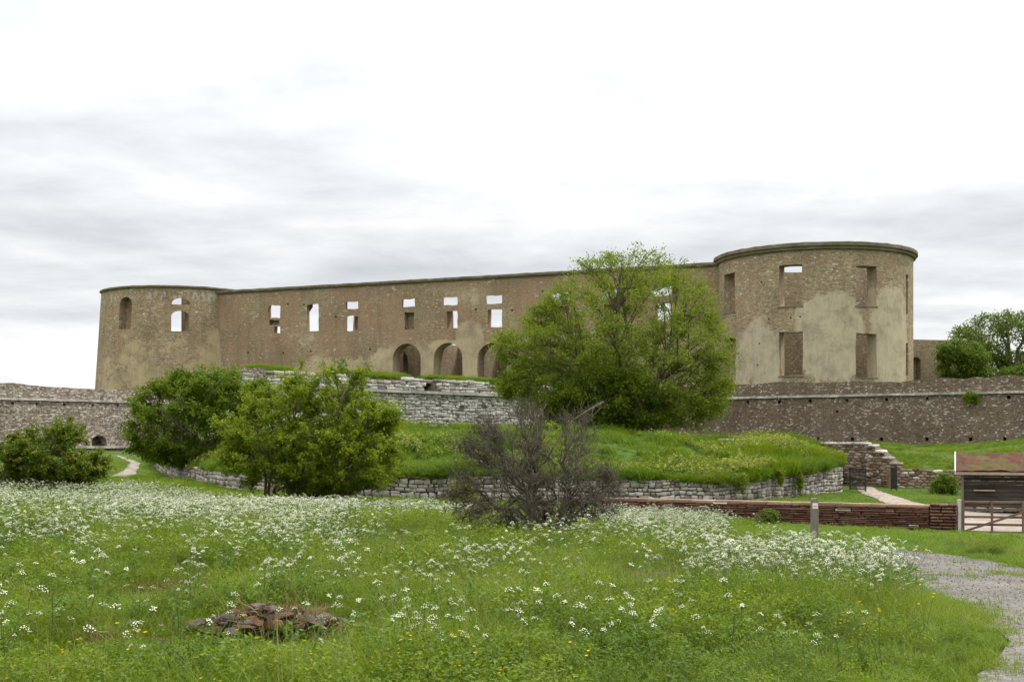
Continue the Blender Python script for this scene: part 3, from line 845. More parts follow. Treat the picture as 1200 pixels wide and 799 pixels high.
def poly_stone(pl, mapf, base, gap, proud, depth):
    """one stone: polygon shrunk by the joint, front edge chamfered -> (V, tris)"""
    cu = sum(p[0] for p in pl) / len(pl); cz = sum(p[1] for p in pl) / len(pl)
    r = sum(math.hypot(p[0] - cu, p[1] - cz) for p in pl) / len(pl); k = max(0.4, 1 - gap / r); n = len(pl)
    pr = proud * random.uniform(0.2, 1.6); tx, tz = random.uniform(-.08, .08), random.uniform(-.12, .08)
    V = []
    for f, off in ((k * (1 - min(0.2, 0.016 / r)), -pr), (k, -pr + 0.02), (k * 0.97, depth)):
        for p in pl:
            u, z = cu + (p[0] - cu) * f, cz + (p[1] - cz) * f
            o = off + ((u - cu) * tx + (z - cz) * tz if off < depth else 0) + random.uniform(-.008, .008)
            V.append(mapf(u, o, base(u) + z))
    T = [(0, i, i + 1) for i in range(1, n - 1)]
    for a in (0, n):
        for i in range(n):
            j = (i + 1) % n; T += [(a + i, a + n + i, a + n + j), (a + i, a + n + j, a + j)]
    return np.array(V), np.array(T)
def cell_wall(name, items, mapf, base, gap, proud, depth, mat, parent):
    VV, TT, AA, b = [], [], [], 0
    for pl in items:
        V, T = poly_stone(pl, mapf, base, gap, proud, depth); VV.append(V); TT.append(T + b); b += len(V); AA.append(np.full(len(T), random.random()))
    o = link(name, np_mesh(name, np.vstack(VV), np.vstack(TT), 3, False, np.concatenate(AA)), mat, parent); o['kind'] = 'stuff'
    return o
def cen(pl): return (sum(p[0] for p in pl) / len(pl), sum(p[1] for p in pl) / len(pl))
def layout(L, z0, ztop, hr_, wr_, gap=0.02, split=0.25):
    """coursed rubble: yields (u, z, w, h)"""
    z = z0
    while z < ztop + 0.01:
        h = random.uniform(*hr_)
        if z + h > ztop: h = ztop - z
        if h < hr_[0] * 0.5: break
        u = -random.uniform(0, wr_[1])
        while u < L:
            wd = random.uniform(*wr_)
            if random.random() < split and h > 0.2:
                f = random.uniform(0.35, 0.65)
                yield (u, z, wd, h * f); yield (u, z + h * f, wd, h * (1 - f))
            else: yield (u, z, wd, h)
            u += wd
        z += h
def joined_stones(name, mapf, items, depth, mat, parent, gap=0.025, vj=0.03, skip=None):
    VV, TT, AA, b = [], [], [], 0
    for (u, z, wd, h) in items:
        if skip and skip(u + wd / 2, z + h / 2): continue
        V, T = random.choice(SV); c0 = np.array(mapf(u + wd / 2, depth * 0.32 + random.uniform(-vj, vj), z + h / 2))
        a = np.array(mapf(u, 0, z + h / 2)); e = np.array(mapf(u + wd, 0, z + h / 2)); d = (e - a) / max(np.linalg.norm(e - a), 1e-6)
        nn = np.array((-d[1], d[0], 0))
        q = V * np.array((max(wd - gap, .05), depth, max(h - gap, .04)))
        VV.append(c0 + q[:, :1] * d + q[:, 1:2] * nn + q[:, 2:] * np.array((0, 0, 1.0))); TT.append(T + b); b += len(V)
        AA.append(np.full(len(T), random.random()))
    o = link(name, np_mesh(name, np.vstack(VV), np.vstack(TT), 3, False, np.concatenate(AA)), mat, parent)
    o['kind'] = 'stuff'
    return o
M_wst = stones_mat('pale limestone blocks', [(0.20, 0.175, 0.15), (0.33, 0.315, 0.295), (0.42, 0.405, 0.38), (0.37, 0.345, 0.31), (0.50, 0.48, 0.44)], 3.0, True, (0.14, 0.125, 0.10))
M_mort = simple('dark joint earth', (0.095, 0.08, 0.062), 0.4, 2.0)
BA, BB = Vector((-16.05, 71.2)), Vector((3.4, 94.6))
LB = Line(BA.to_tuple(), BB.to_tuple()); LB.batter = 0.04; LB.zref = ZTOP
bw = empty('bastion_wall', (-7, 77, 0.5), 'pale grey limestone bastion wall of squared blocks with a grassy top', 'bastion')
n0, n1_ = LB.u(497), LB.u(512)
btop = ragged(ZTOP - 0.10, 21, 0.10)
shell('wall_core', LB, 0.05, LB.L, -1.2 + ZC, lambda u: btop(u) - 0.12 - 0.75 * (1 if n0 < u < n1_ else 0), 1.5, [], M_mort, bw, du=0.8, dz=1.5)
holz = [(LB.u(x), z + ZC) for x, z in ((450, 2.35), (514, 2.3), (566, 2.2), (540, 2.0))]
sk = lambda u, z: (z > btop(u) + 0.02) or (n0 < u < n1_ and z > btop(u) - 0.75) or any(abs(u - a) < 0.17 and abs(z - b) < 0.17 for a, b in holz)
zb_ = -0.4 + ZC
cell_wall('lower_stones', [q for q in coursed(LB.L, ZCN - 0.09 - zb_, (0.12, 0.3), (0.2, 0.62), 0.35, 0.06) if not sk(cen(q)[0], cen(q)[1] + zb_)], LB, lambda u: zb_, 0.014, 0.045, 0.2, M_wst, bw)
cell_wall('parapet_stones', [q for q in coursed(LB.L, ZTOP + 0.1 - ZCN - 0.09, (0.14, 0.26), (0.4, 1.0), 0.15, 0.012) if not sk(cen(q)[0], cen(q)[1] + ZCN + 0.09 + 0.1)], LB, lambda u: ZCN + 0.09, 0.014, 0.045, 0.3, M_wst, bw)
course_stones('string_course', LB, -0.1, LB.L, ZCN, 0.18, 0.2, simple('grey string course', (0.36, 0.34, 0.30), 0.3, 2.5, per_obj=0.2), bw, 0.9, 1.6)
LF = Line((-30.0, 110.0), BA.to_tuple()); LF.batter = 0.04; LF.zref = ZTOP
shell('flank_wall', LF, 0, LF.L - 0.3, -1.6 + ZC, ragged(ZTOP - 0.1, 31, 0.1), 1.4, [], M_rl, bw, du=2, dz=2)
LG = Line(BB.to_tuple(), (9.2, 103.0))
shell('flank_wall', LG, 0.3, LG.L, -1.6 + ZC, ragged(ZTOP - 0.1, 33, 0.1), 1.4, [], M_rl, bw, du=2, dz=2)

# castle court / rampart walk behind the walls
M_turf = M_ground
TP = [LL(0, 1.2, 0)[:2], LL(LL.L, 1.2, 0)[:2], (-29.0, 110.0), (BA.x + 0.5, BA.y + 1.0), (BB.x + 0.2, BB.y + 1.0), (9.0, 103.6), LR(3.5, 1.2, 0)[:2], LR(LR.L, 1.2, 0)[:2], (70, 70), (95, 190), (-110, 190), (-90, 100)]
def flat(x, y): return np.full(np.shape(x), TERR) + 0.15 * (vnoise(x, y, 4.0) - 0.5)
sheet('castle_court', TP, 0.0, M_turf, 3.0, 0.0, flat)

# ================================================================== outwork: low retaining wall and grassy bank
def spl(pts, n):
    """Catmull-Rom through points -> n samples"""
    pts = np.array(pts, float); k = len(pts); t = np.linspace(0, k - 1, n); i = np.clip(t.astype(int), 0, k - 2); f = (t - i)[:, None]
    p0 = pts[np.clip(i - 1, 0, k - 1)]; p1 = pts[i]; p2 = pts[i + 1]; p3 = pts[np.clip(i + 2, 0, k - 1)]
    return 0.5 * (2 * p1 + (p2 - p0) * f + (2 * p0 - 5 * p1 + 4 * p2 - p3) * f ** 2 + (-p0 + 3 * p1 - 3 * p2 + p3) * f ** 3)
WL = [(172, 84, 541), (228, 62, 547), (300, 54.5, 557), (410, 53.0, 557), (560, 53.5, 555), (740, 53.8, 558), (850, 55.2, 563), (895, 57, 558), (940, 60, 551), (987, 63, 544.5)]
CRST = [(178, 96, 533), (250, 74, 521), (322, 66, 511), (430, 67.5, 506), (560, 69, 505), (735, 70, 511), (850, 70, 521), (905, 71, 512), (940, 72, 517), (972, 72.5, 534)]
NB = 160
wl = spl([tuple(P(a, c, b)) for a, b, c in WL], NB)
cr = spl([tuple(P(a, c, b)) for a, b, c in CRST], NB)
rows = []
tt = [0.0, 0.04, 0.1, 0.18, 0.28, 0.38, 0.48, 0.58, 0.68, 0.78, 0.88, 0.96, 1.0, 1.08, 1.2, 1.4, 1.7, 2.2]
for t in tt:
    p = wl + (cr - wl) * t
    s = min(t, 1.0)
    zt = wl[:, 2] + (cr[:, 2] - wl[:, 2]) * (1 - (1 - s) ** 1.7) if t <= 1 else cr[:, 2] - (t - 1) * 1.1
    p[:, 2] = zt + (0.02 if t == 0 else 0.22 * (vnoise(p[:, 0], p[:, 1], 1.6) - 0.5) + 0.35 * (vnoise(p[:, 0], p[:, 1], 4.2, 3, 3) - 0.5))
    if t == 0: p[:, 2] -= 0.06
    rows.append(p)
BANK = np.stack(rows)                         # (rows, NB, 3)
nr = len(rows)
ii = (np.arange(nr - 1)[:, None] * NB + np.arange(NB - 1)[None, :]).ravel()
tag(link('grass_bank', np_mesh('grass_bank', BANK.reshape(-1, 3), np.stack([ii, ii + 1, ii + NB + 1, ii + NB], 1), 4, True), M_ground), kind='structure')
class Poly:
    """wall along a polyline"""
    def __init__(s, pts):
        s.p = np.array(pts)[:, :2]; dl = np.linalg.norm(np.diff(s.p, axis=0), axis=1); s.c = np.concatenate([[0], np.cumsum(dl)]); s.L = s.c[-1]
    def __call__(s, u, off, z):
        u = min(max(u, 0.0), s.L); x = np.interp(u, s.c, s.p[:, 0]); y = np.interp(u, s.c, s.p[:, 1])
        a, b = max(u - .3, 0), min(u + .3, s.L)
        dx = np.interp(b, s.c, s.p[:, 0]) - np.interp(a, s.c, s.p[:, 0]); dy = np.interp(b, s.c, s.p[:, 1]) - np.interp(a, s.c, s.p[:, 1]); l = math.hypot(dx, dy) or 1
        return (x - dy / l * off, y + dx / l * off, z)
PW = Poly(wl); pw_top = lambda u: float(np.interp(u, PW.c, wl[:, 2]))
rt = empty('retaining_wall', tuple(wl[90]), 'low pale dry stone retaining wall curving under the grass bank', 'stone wall')
pwb = lambda u: g1(*PW(u, 0, 0)[:2]) - 0.25
def shellp(name, mapf, u0, u1, zb, zt, T, mat, parent, n):
    us = np.linspace(u0, u1, n); V, Fc = [], []
    for u in us:
        a, b = zb(u), zt(u)
        V += [mapf(u, 0, a), mapf(u, 0, b), mapf(u, T, b), mapf(u, T, a)]
    for i in range(n - 1):
        for j in range(4):
            j2 = (j + 1) % 4; Fc.append((i * 4 + j, (i + 1) * 4 + j, (i + 1) * 4 + j2, i * 4 + j2))
    Fc.append((0, 1, 2, 3)); k = (n - 1) * 4; Fc.append((k + 3, k + 2, k + 1, k))
    me = bpy.data.meshes.new(name); me.from_pydata(V, [], Fc); me.update(); return link(name, me, mat, parent)
shellp('wall_core', lambda u, o, z: PW(u, o + 0.06, z), 0, PW.L, pwb, lambda u: pw_top(u) - 0.12, 0.5, M_mort, rt, 90)
M_ws2 = stones_mat('pale walling stones', [(0.17, 0.14, 0.115), (0.34, 0.315, 0.285), (0.45, 0.425, 0.39), (0.37, 0.32, 0.28), (0.53, 0.50, 0.455)], 3.5, False, (0.16, 0.135, 0.10))
M_ws2j = stones_mat('pale walling stones joined', [(0.17, 0.14, 0.115), (0.33, 0.30, 0.265), (0.43, 0.395, 0.355), (0.37, 0.315, 0.27), (0.50, 0.46, 0.41)], 3.5, True, (0.16, 0.13, 0.10))
SVM = []
for V, T in SV:
    me = np_mesh('stone', V, T, 3); me.materials.append(M_ws2); SVM.append(me)
def stone_obj(name, me, mapf, u, z, wd, h, depth, parent, gap, vj):
    o = bpy.data.objects.new(name, me); COL.objects.link(o); o.parent = parent
    c = Vector(mapf(u + wd / 2, depth * 0.3 + random.uniform(-vj, vj), z + h / 2)); a = mapf(u, 0, 0); e = mapf(u + wd, 0, 0)
    o.location = c - wloc(parent); o.rotation_euler = (0, 0, math.atan2(e[1] - a[1], e[0] - a[0]))
    o.scale = (max(wd - gap, .05), depth, max(h - gap, .04))
    return o
# which stretch of the wall shows: from beside the hawthorn to the gate passage
ku = [i for i in range(NB) if wl[i, 0] / wl[i, 1] * F + 600 > 425][0]; uS = float(PW.c[ku])
near_items, far_items = [], []
wbase = lambda u: pwb(u) + 0.1
for pl in coursed(PW.L, 1.95, (0.11, 0.27), (0.14, 0.46), 0.3, 0.06):
    um, zm = cen(pl); zh = max(p[1] for p in pl)
    if wbase(um) + zm > pw_top(um) - 0.02: continue
    (near_items if um > uS else far_items).append(pl)
near_items.sort(key=lambda pl: -(max(p[0] for p in pl) - min(p[0] for p in pl)) * (max(p[1] for p in pl) - min(p[1] for p in pl)))
for pl in near_items[:295]:
    V, T = poly_stone(pl, PW, wbase, 0.022, 0.055, 0.16); c0 = V.mean(0)
    o = link('stone', np_mesh('stone', V - c0, T, 3), M_ws2, rt); o.location = Vector(c0) - wloc(rt)
cell_wall('rubble_stones', near_items[295:] + far_items, PW, wbase, 0.022, 0.055, 0.16, M_ws2j, rt)
def p_end(): return PW(PW.L, 0, 0)
# wall return beside the passage
e0 = wl[-1]; ret = Line((e0[0], e0[1]), XY(981, 69)); 
shell('wall_return', ret, 0.02, ret.L, g1(e0[0], e0[1]) - 0.3, lambda u: e0[2] + 0.05 + 0.03 * u, 0.6, [], M_rl, rt, du=1, dz=1)

# ---- wing wall closing the passage, stepping down to a low wall under the right-hand bank
wing_pts = [P(962, 521, 71), P(1020, 521, 68.5), P(1050, 547, 66.5), P(1118, 550, 66.0), P(1320, 552, 64.0)]
WG = Poly([tuple(p) for p in wing_pts]); wtop = [p.z for p in wing_pts]
wg_top = lambda u: float(np.interp(u, WG.c, wtop))
wg = empty('passage_wall', tuple(wing_pts[1].xy) + (g1(*wing_pts[1].xy),), 'brown and pink rubble wall sloping down behind the iron gate', 'stone wall')
shellp('wall_core', lambda u, o, z: WG(u, o + 0.07, z), 0, WG.L, lambda u: g1(*WG(u, 0, 0)[:2]) - 0.3, lambda u: wg_top(u) - 0.1, 0.7, simple('reddish joint earth', (0.15, 0.105, 0.08), 0.4, 2.0), wg, 40)
M_wgs = stones_mat('pinkish rubble', [(0.11, 0.075, 0.055), (0.20, 0.135, 0.10), (0.26, 0.185, 0.14), (0.15, 0.10, 0.07), (0.31, 0.24, 0.185), (0.24, 0.15, 0.11), (0.52, 0.48, 0.42)], 3.5, True)
wgb = lambda u: g1(*WG(u, 0, 0)[:2]) - 0.05
cell_wall('rubble_stones', [pl for pl in cells(WG.L, 3.0, 0.34, 0.16, 0.32, 0.08) if wgb(cen(pl)[0]) + cen(pl)[1] < wg_top(cen(pl)[0]) - 0.02], WG, wgb, 0.014, 0.05, 0.16, M_wgs, wg)
capi = []; u = 0.0
while u < WG.L - 0.6:
    wd = random.uniform(0.4, 0.75); z_ = (wg_top(u) + wg_top(u + wd)) / 2
    if u < WG.c[2]: stone_obj('cap_stone', random.choice(SVM), WG, u, z_ - 0.04, wd, 0.2, 0.5, wg, 0.03, 0.03)
    u += wd
mb = MB(); q = P(1043.5, 550, 66.3); gq = g1(q.x, q.y)
mb.box((q.x, q.y, (q.z + gq) / 2), (0.28, 0.4, q.z - gq)); mb.build('brown_pillar', simple('brown sandstone', (0.19, 0.125, 0.075), 0.35, 2.0), wg)
# right-hand bank
rf = spl([tuple(P(*a)) for a in [(1020, 521.5, 69.2), (1050, 547, 67), (1118, 550, 66.5), (1200, 551, 65.5), (1330, 552, 64)]], 70)
rc = spl([tuple(P(*a)) for a in [(1012, 520, 84), (1050, 521, 83), (1120, 521.5, 80.5), (1200, 516.5, 78.5), (1330, 515, 74)]], 70)
rrows = []
for t in (0, .06, .15, .27, .4, .55, .7, .85, 1.0, 1.15, 1.4):
    p = rf + (rc - rf) * t; s = min(t, 1)
    p[:, 2] = rf[:, 2] + (rc[:, 2] - rf[:, 2]) * (1 - (1 - s) ** 1.5) - (0.04 if t == 0 else 0) + (0.25 * (vnoise(p[:, 0], p[:, 1], 2.0) - 0.5) if t else 0)
    rrows.append(p)
BANK2 = np.stack(rrows); k2 = BANK2.shape[1]
ii = (np.arange(len(rrows) - 1)[:, None] * k2 + np.arange(k2 - 1)[None, :]).ravel()
tag(link('gate_bank', np_mesh('gate_bank', BANK2.reshape(-1, 3), np.stack([ii, ii + 1, ii + k2 + 1, ii + k2], 1), 4, True), M_ground), kind='structure')
# half-buried ledge stones on the bank
for i in range(9):
    px = 846 + i * 7.5 + random.uniform(-2, 2); q = P(px, 516.5 + 0.25 * i * (1 if i > 3 else 0.4), 68.2)
    o = bpy.data.objects.new('ledge_stone', random.choice(SVM)); COL.objects.link(o)
    o.location = q; o.scale = (random.uniform(0.4, 0.7), 0.6, 0.26); o.rotation_euler = (0, 0, random.uniform(-.3, .3))
    tag(o, 'pale flat stone half buried in the crest of the grass bank', 'stone', 'half buried stones along the bank crest')

# ================================================================== red brick wall
LBk = Line(XY(700, 48.7), XY(1121, 43.0))
br = empty('brick_wall', (LBk(LBk.L / 2, 0, 0)[0], LBk(LBk.L / 2, 0, 0)[1], g1(*LBk(LBk.L / 2, 0, 0)[:2])), 'low dark red wall of thin flat bricks across the lawn', 'brick wall')
ztb = -2.47 + ZC
gbk = lambda u: g1(*LBk(u, 0, 0)[:2])
M_brick = stones_mat('dark red thin brick', [(0.088, 0.042, 0.031), (0.135, 0.064, 0.044), (0.17, 0.085, 0.058), (0.105, 0.052, 0.039), (0.19, 0.112, 0.078), (0.135, 0.06, 0.042), (0.125, 0.07, 0.052)], 7.0)
M_bmort = simple('red wall joint', (0.075, 0.042, 0.032), 0.3, 3.0)
shellp('wall_core', lambda u, o, z: LBk(u, o + 0.05, z), 0.0, LBk.L - 0.9, lambda u: gbk(u) - 0.25, lambda u: ztb - 0.07, 0.36, M_bmort, br, 30)
BV = []
for V, T in stone_variants(5, 0.05, 0.07):
    me = np_mesh('brick', V, T, 3); me.materials.append(M_brick); BV.append(me)
M_palebrick = simple('pale reused stone', (0.42, 0.36, 0.29), 0.3, 4.0)
pal = BV[0].copy(); pal.materials.clear(); pal.materials.append(M_palebrick)
bricks = []; cz = ztb - 0.075
while cz > ztb - 1.25:
    h = random.uniform(0.055, 0.095); u = -random.uniform(0, 0.4)
    while u < LBk.L - 0.95:
        wd = random.choice([random.uniform(0.2, 0.4), random.uniform(0.4, 0.75)]); a, b_ = max(u, 0), min(u + wd, LBk.L - 0.93); u += wd
        if b_ - a > 0.1 and cz > gbk((a + b_) / 2) - 0.02: bricks.append((a, cz - h, b_ - a, h))
    cz -= h
vis = [q for q in bricks if q[0] > LBk.u(735)]; hid_ = [q for q in bricks if q[0] <= LBk.u(735)]
vis.sort(key=lambda q: -q[2] * q[3])
for i, q in enumerate(vis[:262]): stone_obj('brick', pal if i % 43 == 7 else random.choice(BV), LBk, *q, 0.3, br, 0.012, 0.018)
joined_stones('small_bricks', LBk, vis[262:] + hid_, 0.3, stones_mat('dark red thin brick joined', [(0.088, 0.044, 0.033), (0.135, 0.064, 0.045), (0.17, 0.087, 0.06), (0.105, 0.052, 0.04), (0.19, 0.112, 0.078)], 7.0, True), br, 0.012, 0.018)
M_capb = simple('worn wall cap', (0.30, 0.20, 0.14), 0.35, 3.0, per_obj=0.25)
u = 0.0
while u < LBk.L - 0.95:
    wd = random.uniform(0.7, 1.1); b_ = min(u + wd, LBk.L - 0.93)
    mb = MB(); mb.beam(LBk(u + .01, 0.22, ztb - 0.035), LBk(b_ - .01, 0.22, ztb - 0.035 + random.uniform(-.01, .01)), 0.46, 0.075); mb.build('cap_stone', M_capb, br); u = b_ + 0.001
# end pier
ue = LBk.L - 0.9; z = gbk(LBk.L) - 0.1; ztp = ztb + 0.10
shellp('pier_core', lambda u, o, zz: LBk(u, o + 0.03, zz), ue + 0.03, LBk.L - 0.03, lambda u: gbk(u) - 0.2, lambda u: ztp - 0.05, 0.46, M_bmort, br, 3)
while z < ztp - 0.04:
    u = ue
    while u < LBk.L - 0.05:
        b_ = min(u + random.uniform(0.3, 0.5), LBk.L)
        stone_obj('pier_brick', random.choice(BV), LBk, u, z, b_ - u, 0.115, 0.56, br, 0.018, 0.01); u = b_
    z += 0.115

# ================================================================== gate, shelter, post, iron gate
M_gatew = simple('weathered gate timber', (0.15, 0.105, 0.075), 0.35, 4.0, stretch=(1, 1, 6), per_obj=0.2)
M_grey = simple('silver grey timber', (0.34, 0.32, 0.29), 0.3, 5.0, stretch=(4, 4, 0.6), per_obj=0.1)
LGt = Line(XY(1123.5, 43.0), XY(1252, 42.2))
gz = g1(*LGt(0.3, 0, 0)[:2])
gt = empty('field_gate', LGt(0, 0, gz), 'brown timber five bar gate with a diagonal brace beside the brick pier', 'gate')
H0, H1 = gz + 0.08, gz + 1.16
nbar = 5
for i in range(nbar):
    zq = H0 + (H1 - H0) * (i / (nbar - 1)) ** 1.0
    MB().beam(LGt(0.12, 0.02, zq), LGt(LGt.L - .12, 0.02, zq), 0.045, 0.085).build('bar', M_gatew, gt, bevel=0.006)
for u, wd in ((0.14, 0.10), (1.12, 0.075), (2.16, 0.075), (3.1, 0.075), (LGt.L - 0.12, 0.10)):
    MB().beam(LGt(u, -0.03, H0 - 0.05), LGt(u, -0.03, H1 + 0.05), wd, 0.05, up=(0, 1, 0)).build('upright', M_gatew, gt, bevel=0.006)
MB().beam(LGt(0.2, -0.075, H0 + 0.03), LGt(2.12, -0.075, H1 - 0.36), 0.04, 0.08).build('brace', M_gatew, gt)
MB().beam(LGt(LGt.L - 0.2, -0.075, H0 + 0.03), LGt(2.2, -0.075, H1 - 0.36), 0.04, 0.08).build('brace', M_gatew, gt)
MB().beam(LGt(0.02, 0.02, gz - 0.2), LGt(0.02, 0.02, gz + 1.24), 0.13, 0.13, up=(0, 1, 0)).build('gate_post', simple('pale grey post', (0.42, 0.41, 0.39), 0.25, 5.0), gt, bevel=0.01)
MB().beam(LGt(LGt.L + 0.05, 0.02, gz - 0.2), LGt(LGt.L + 0.05, 0.02, gz + 1.24), 0.13, 0.13, up=(0, 1, 0)).build('gate_post', M_grey, gt, bevel=0.01)
# waymark post
wx, wy = XY(954.5, 31.0); wz = g1(wx, wy); wtz = P(954.5, 583.5, 31).z
wp = empty('waymark_post', (wx, wy, wz), 'grey timber waymark post with a small white plate near its top', 'post')
mb = MB(); k = 0.085
prof = [(-k, wz - 0.2), (-k, wtz - 0.03), (-k * .6, wtz), (k * .6, wtz), (k, wtz - 0.03), (k, wz - 0.2)]
for yy in (-k, k):
    for (a, z) in prof: mb.v.append((wx + a, wy + yy, z))
mb.f += [(0, 1, 2, 3, 4, 5)[::-1], (6, 7, 8, 9, 10, 11)] + [(i, (i + 1) % 6, 6 + (i + 1) % 6, 6 + i) for i in range(6)]
mb.build('post', simple('grey post timber', (0.19, 0.165, 0.135), 0.35, 4.0, stretch=(6, 6, 0.7), bump=0.5), wp, bevel=0.008)
pz0, pz1 = P(954, 595.5, 31).z, P(954, 589, 31).z
MB().box((wx - 0.005, wy - k - 0.006, (pz0 + pz1) / 2), (0.135, 0.008, pz1 - pz0)).build('plate', simple('white plate', (0.72, 0.70, 0.64), 0.08, 3.0), wp)
MB().box((wx - 0.005, wy - k - 0.012, (pz0 + pz1) / 2 - 0.005), (0.085, 0.006, 0.035)).build('orange_mark', simple('orange mark', (0.62, 0.33, 0.12), 0.1, 3.0), wp)
# shelter with a mossy roof
sx0, sx1, sy = XY(1126, 54.5)[0], XY(1300, 54.5)[0], 54.5
sz = g1(sx0, sy); ez = P(1126, 553.5, sy).z; rz_ = P(1120, 533, sy + 1.35).z
sh = empty('shelter', (sx0, sy, sz), 'low dark timber shelter with a mossy reddish roof behind the gate', 'shed')
M_dark = simple('dark weathered boards', (0.056, 0.046, 0.038), 0.4, 2.0, stretch=(0.5, 1, 5), per_obj=0.35)
M_post = simple('shelter post timber', (0.17, 0.14, 0.11), 0.3, 3.0, stretch=(4, 4, 0.7))
for i, x in enumerate((sx0 + 0.06, sx0 + 2.9, sx1 - 0.06)):
    MB().box((x, sy + 0.05, (sz - 0.1 + ez) / 2), (0.13, 0.13, ez - sz + 0.1)).build('post', M_post, sh, bevel=0.01)
bz = sz + 0.12; nbd = 9
bh = (ez - bz - 0.02) / nbd
for i in range(nbd):
    MB().box(((sx0 + sx1) / 2, sy + 0.20 + 0.012 * random.random(), bz + bh * (i + 0.5)), (sx1 - sx0 - 0.02, 0.028, bh - 0.018)).build('board', M_dark, sh)
MB().box(((sx0 + sx1) / 2, sy + 1.2, sz + 0.55), (sx1 - sx0 - 0.1, 1.7, 1.1)).build('inner_wall', M_dark, sh)
for i in range(11):
    x = sx0 + 0.3 + i * (sx1 - sx0 - 0.5) / 10.5
    o = bpy.data.objects.new('footing_stone', random.choice(SVM)); COL.objects.link(o); o.parent = sh
    o.location = Vector((x, sy + 0.12, sz + 0.05)) - wloc(sh); o.scale = (random.uniform(.35, .6), .35, random.uniform(.14, .22)); o.rotation_euler = (0, 0, random.uniform(-.1, .1))
MB().box((sx0 + 1.0, sy + 0.03, P(1140, 574, sy).z), (0.9, 0.26, 0.05)).build('shelf', simple('pale shelf board', (0.34, 0.26, 0.18), 0.3, 3.0), sh)
MB().box((sx0 + 1.05, sy + 0.16, P(1140, 570, sy).z), (0.75, 0.06, 0.14)).build('hatch', simple('black hatch', (0.03, 0.028, 0.026), 0.3, 3.0), sh)
M_moss = simple('mossy roof felt', (0.10, 0.045, 0.028), 0.6, 2.4, alt=(0.085, 0.085, 0.022), altamt=0.85, bump=0.9)
# roof: front slope cut into uneven strips
ev, rd = Vector((0, sy - 0.28, ez - 0.02)), Vector((0, sy + 1.35, rz_))
NX, NYr = 60, 12; V, Fc = [], []
for j in range(NYr + 1):
    for i in range(NX + 1):
        t = j / NYr; x = sx0 - 0.22 + (sx1 - sx0 + 0.4) * i / NX
        V.append((x, ev.y + (rd.y - ev.y) * t, ev.z + 0.06 + (rd.z - ev.z) * t + 0.07 * float(vnoise(x, t * 1.6, 0.25)) + 0.05 * float(vnoise(x, t * 1.6, 0.7))))
for j in range(NYr):
    for i in range(NX): k = j * (NX + 1) + i; Fc.append((k, k + 1, k + NX + 2, k + NX + 1))
me = bpy.data.meshes.new('roof'); me.from_pydata(V, [], Fc); me.update(); link('moss_covering', me, M_moss, sh)
MB().beam(ev + Vector((sx0 - 0.24, 0, 0)), rd + Vector((sx0 - 0.24, 0, 0)), 0.03, 0.01).build('roof_edge', M_dark, sh)
mb = MB(); b = 0
for x in (sx0 - 0.2, sx1 + 0.15):
    mb.v += [(x, ev.y, ev.z - 0.06), (x, rd.y, rd.z - 0.06), (x, rd.y, rd.z + 0.02), (x, ev.y, ev.z + 0.02)]
mb.f = [(0, 1, 2, 3), (7, 6, 5, 4), (0, 4, 5, 1), (2, 6, 7, 3), (1, 5, 6, 2), (0, 3, 7, 4)]
mb.build('roof_deck', M_post, sh)
mb = MB()
for x in (sx0 - 0.2, sx1 + 0.15):
    mb.v += [(x, rd.y + 0.01, rd.z), (x, rd.y + 1.6, ez), (x, rd.y + 1.6, ez - 0.08), (x, rd.y + 0.01, rd.z - 0.08)]
mb.f = [(0, 1, 2, 3), (7, 6, 5, 4), (0, 4, 5, 1), (2, 6, 7, 3), (1, 5, 6, 2), (0, 3, 7, 4)]
mb.build('rear_roof', M_post, sh)
MB().beam(ev + Vector((sx0 - 0.24, -0.03, 0.03)), rd + Vector((sx0 - 0.24, 0.02, 0.07)), 0.05, 0.20).build('barge_board', simple('white painted barge board', (0.74, 0.75, 0.75), 0.1, 3.0), sh)
MB().beam(Vector((sx0 - 0.22, sy - 0.30, ez - 0.03)), Vector((sx1 + 0.2, sy - 0.30, ez - 0.03)), 0.04, 0.12).build('eaves_board', simple('pale eaves board', (0.30, 0.235, 0.18), 0.3, 3.0), sh)
sh.rotation_euler = (0, 0, -math.atan((1120 - 600) / F))
# wrought iron gate leaves in the passage
M_iron = simple('dark iron', (0.035, 0.033, 0.033), 0.3, 8.0, rough=0.6)
def iron_leaf(p, q, lab):
    p, q = Vector(p), Vector(q); zb = g1(p.x, p.y) + 0.06; h = 1.12
    r_ = empty('iron_gate', (p.x, p.y, zb), lab, 'iron gate')
    for f in (0, 1): 
        a = p.lerp(q, f); MB().beam((a.x, a.y, zb - 0.06), (a.x, a.y, zb + h + 0.05), 0.06, 0.06, up=(0, 1, 0)).build('stile', M_iron, r_)
    for z in (0.03, h * 0.5, h): MB().beam((p.x, p.y, zb + z), (q.x, q.y, zb + z), 0.035, 0.045).build('rail', M_iron, r_)
    n = 13
    for i in range(1, n):
        a = p.lerp(q, i / n); MB().beam((a.x, a.y, zb), (a.x, a.y, zb + h + 0.03), 0.03, 0.03, up=(0, 1, 0)).build('bar', M_iron, r_)
iron_leaf(XY(996, 64.2), XY(1014.5, 62.6), 'dark iron gate leaf hinged at the end of the pale wall')
iron_leaf(XY(1044.5, 65.3), XY(1050.5, 64.0), 'dark iron gate leaf folded back beside the brown pillar')

# ================================================================== vegetation
def in_front(x, y):
    """below the retaining wall (not on the bank)"""
    px = x / y * F + 600
    wpx = wl[:, 0] / wl[:, 1] * F + 600
    yw = np.interp(px, wpx, wl[:, 1], left=86, right=64)
    return y < yw - 0.15
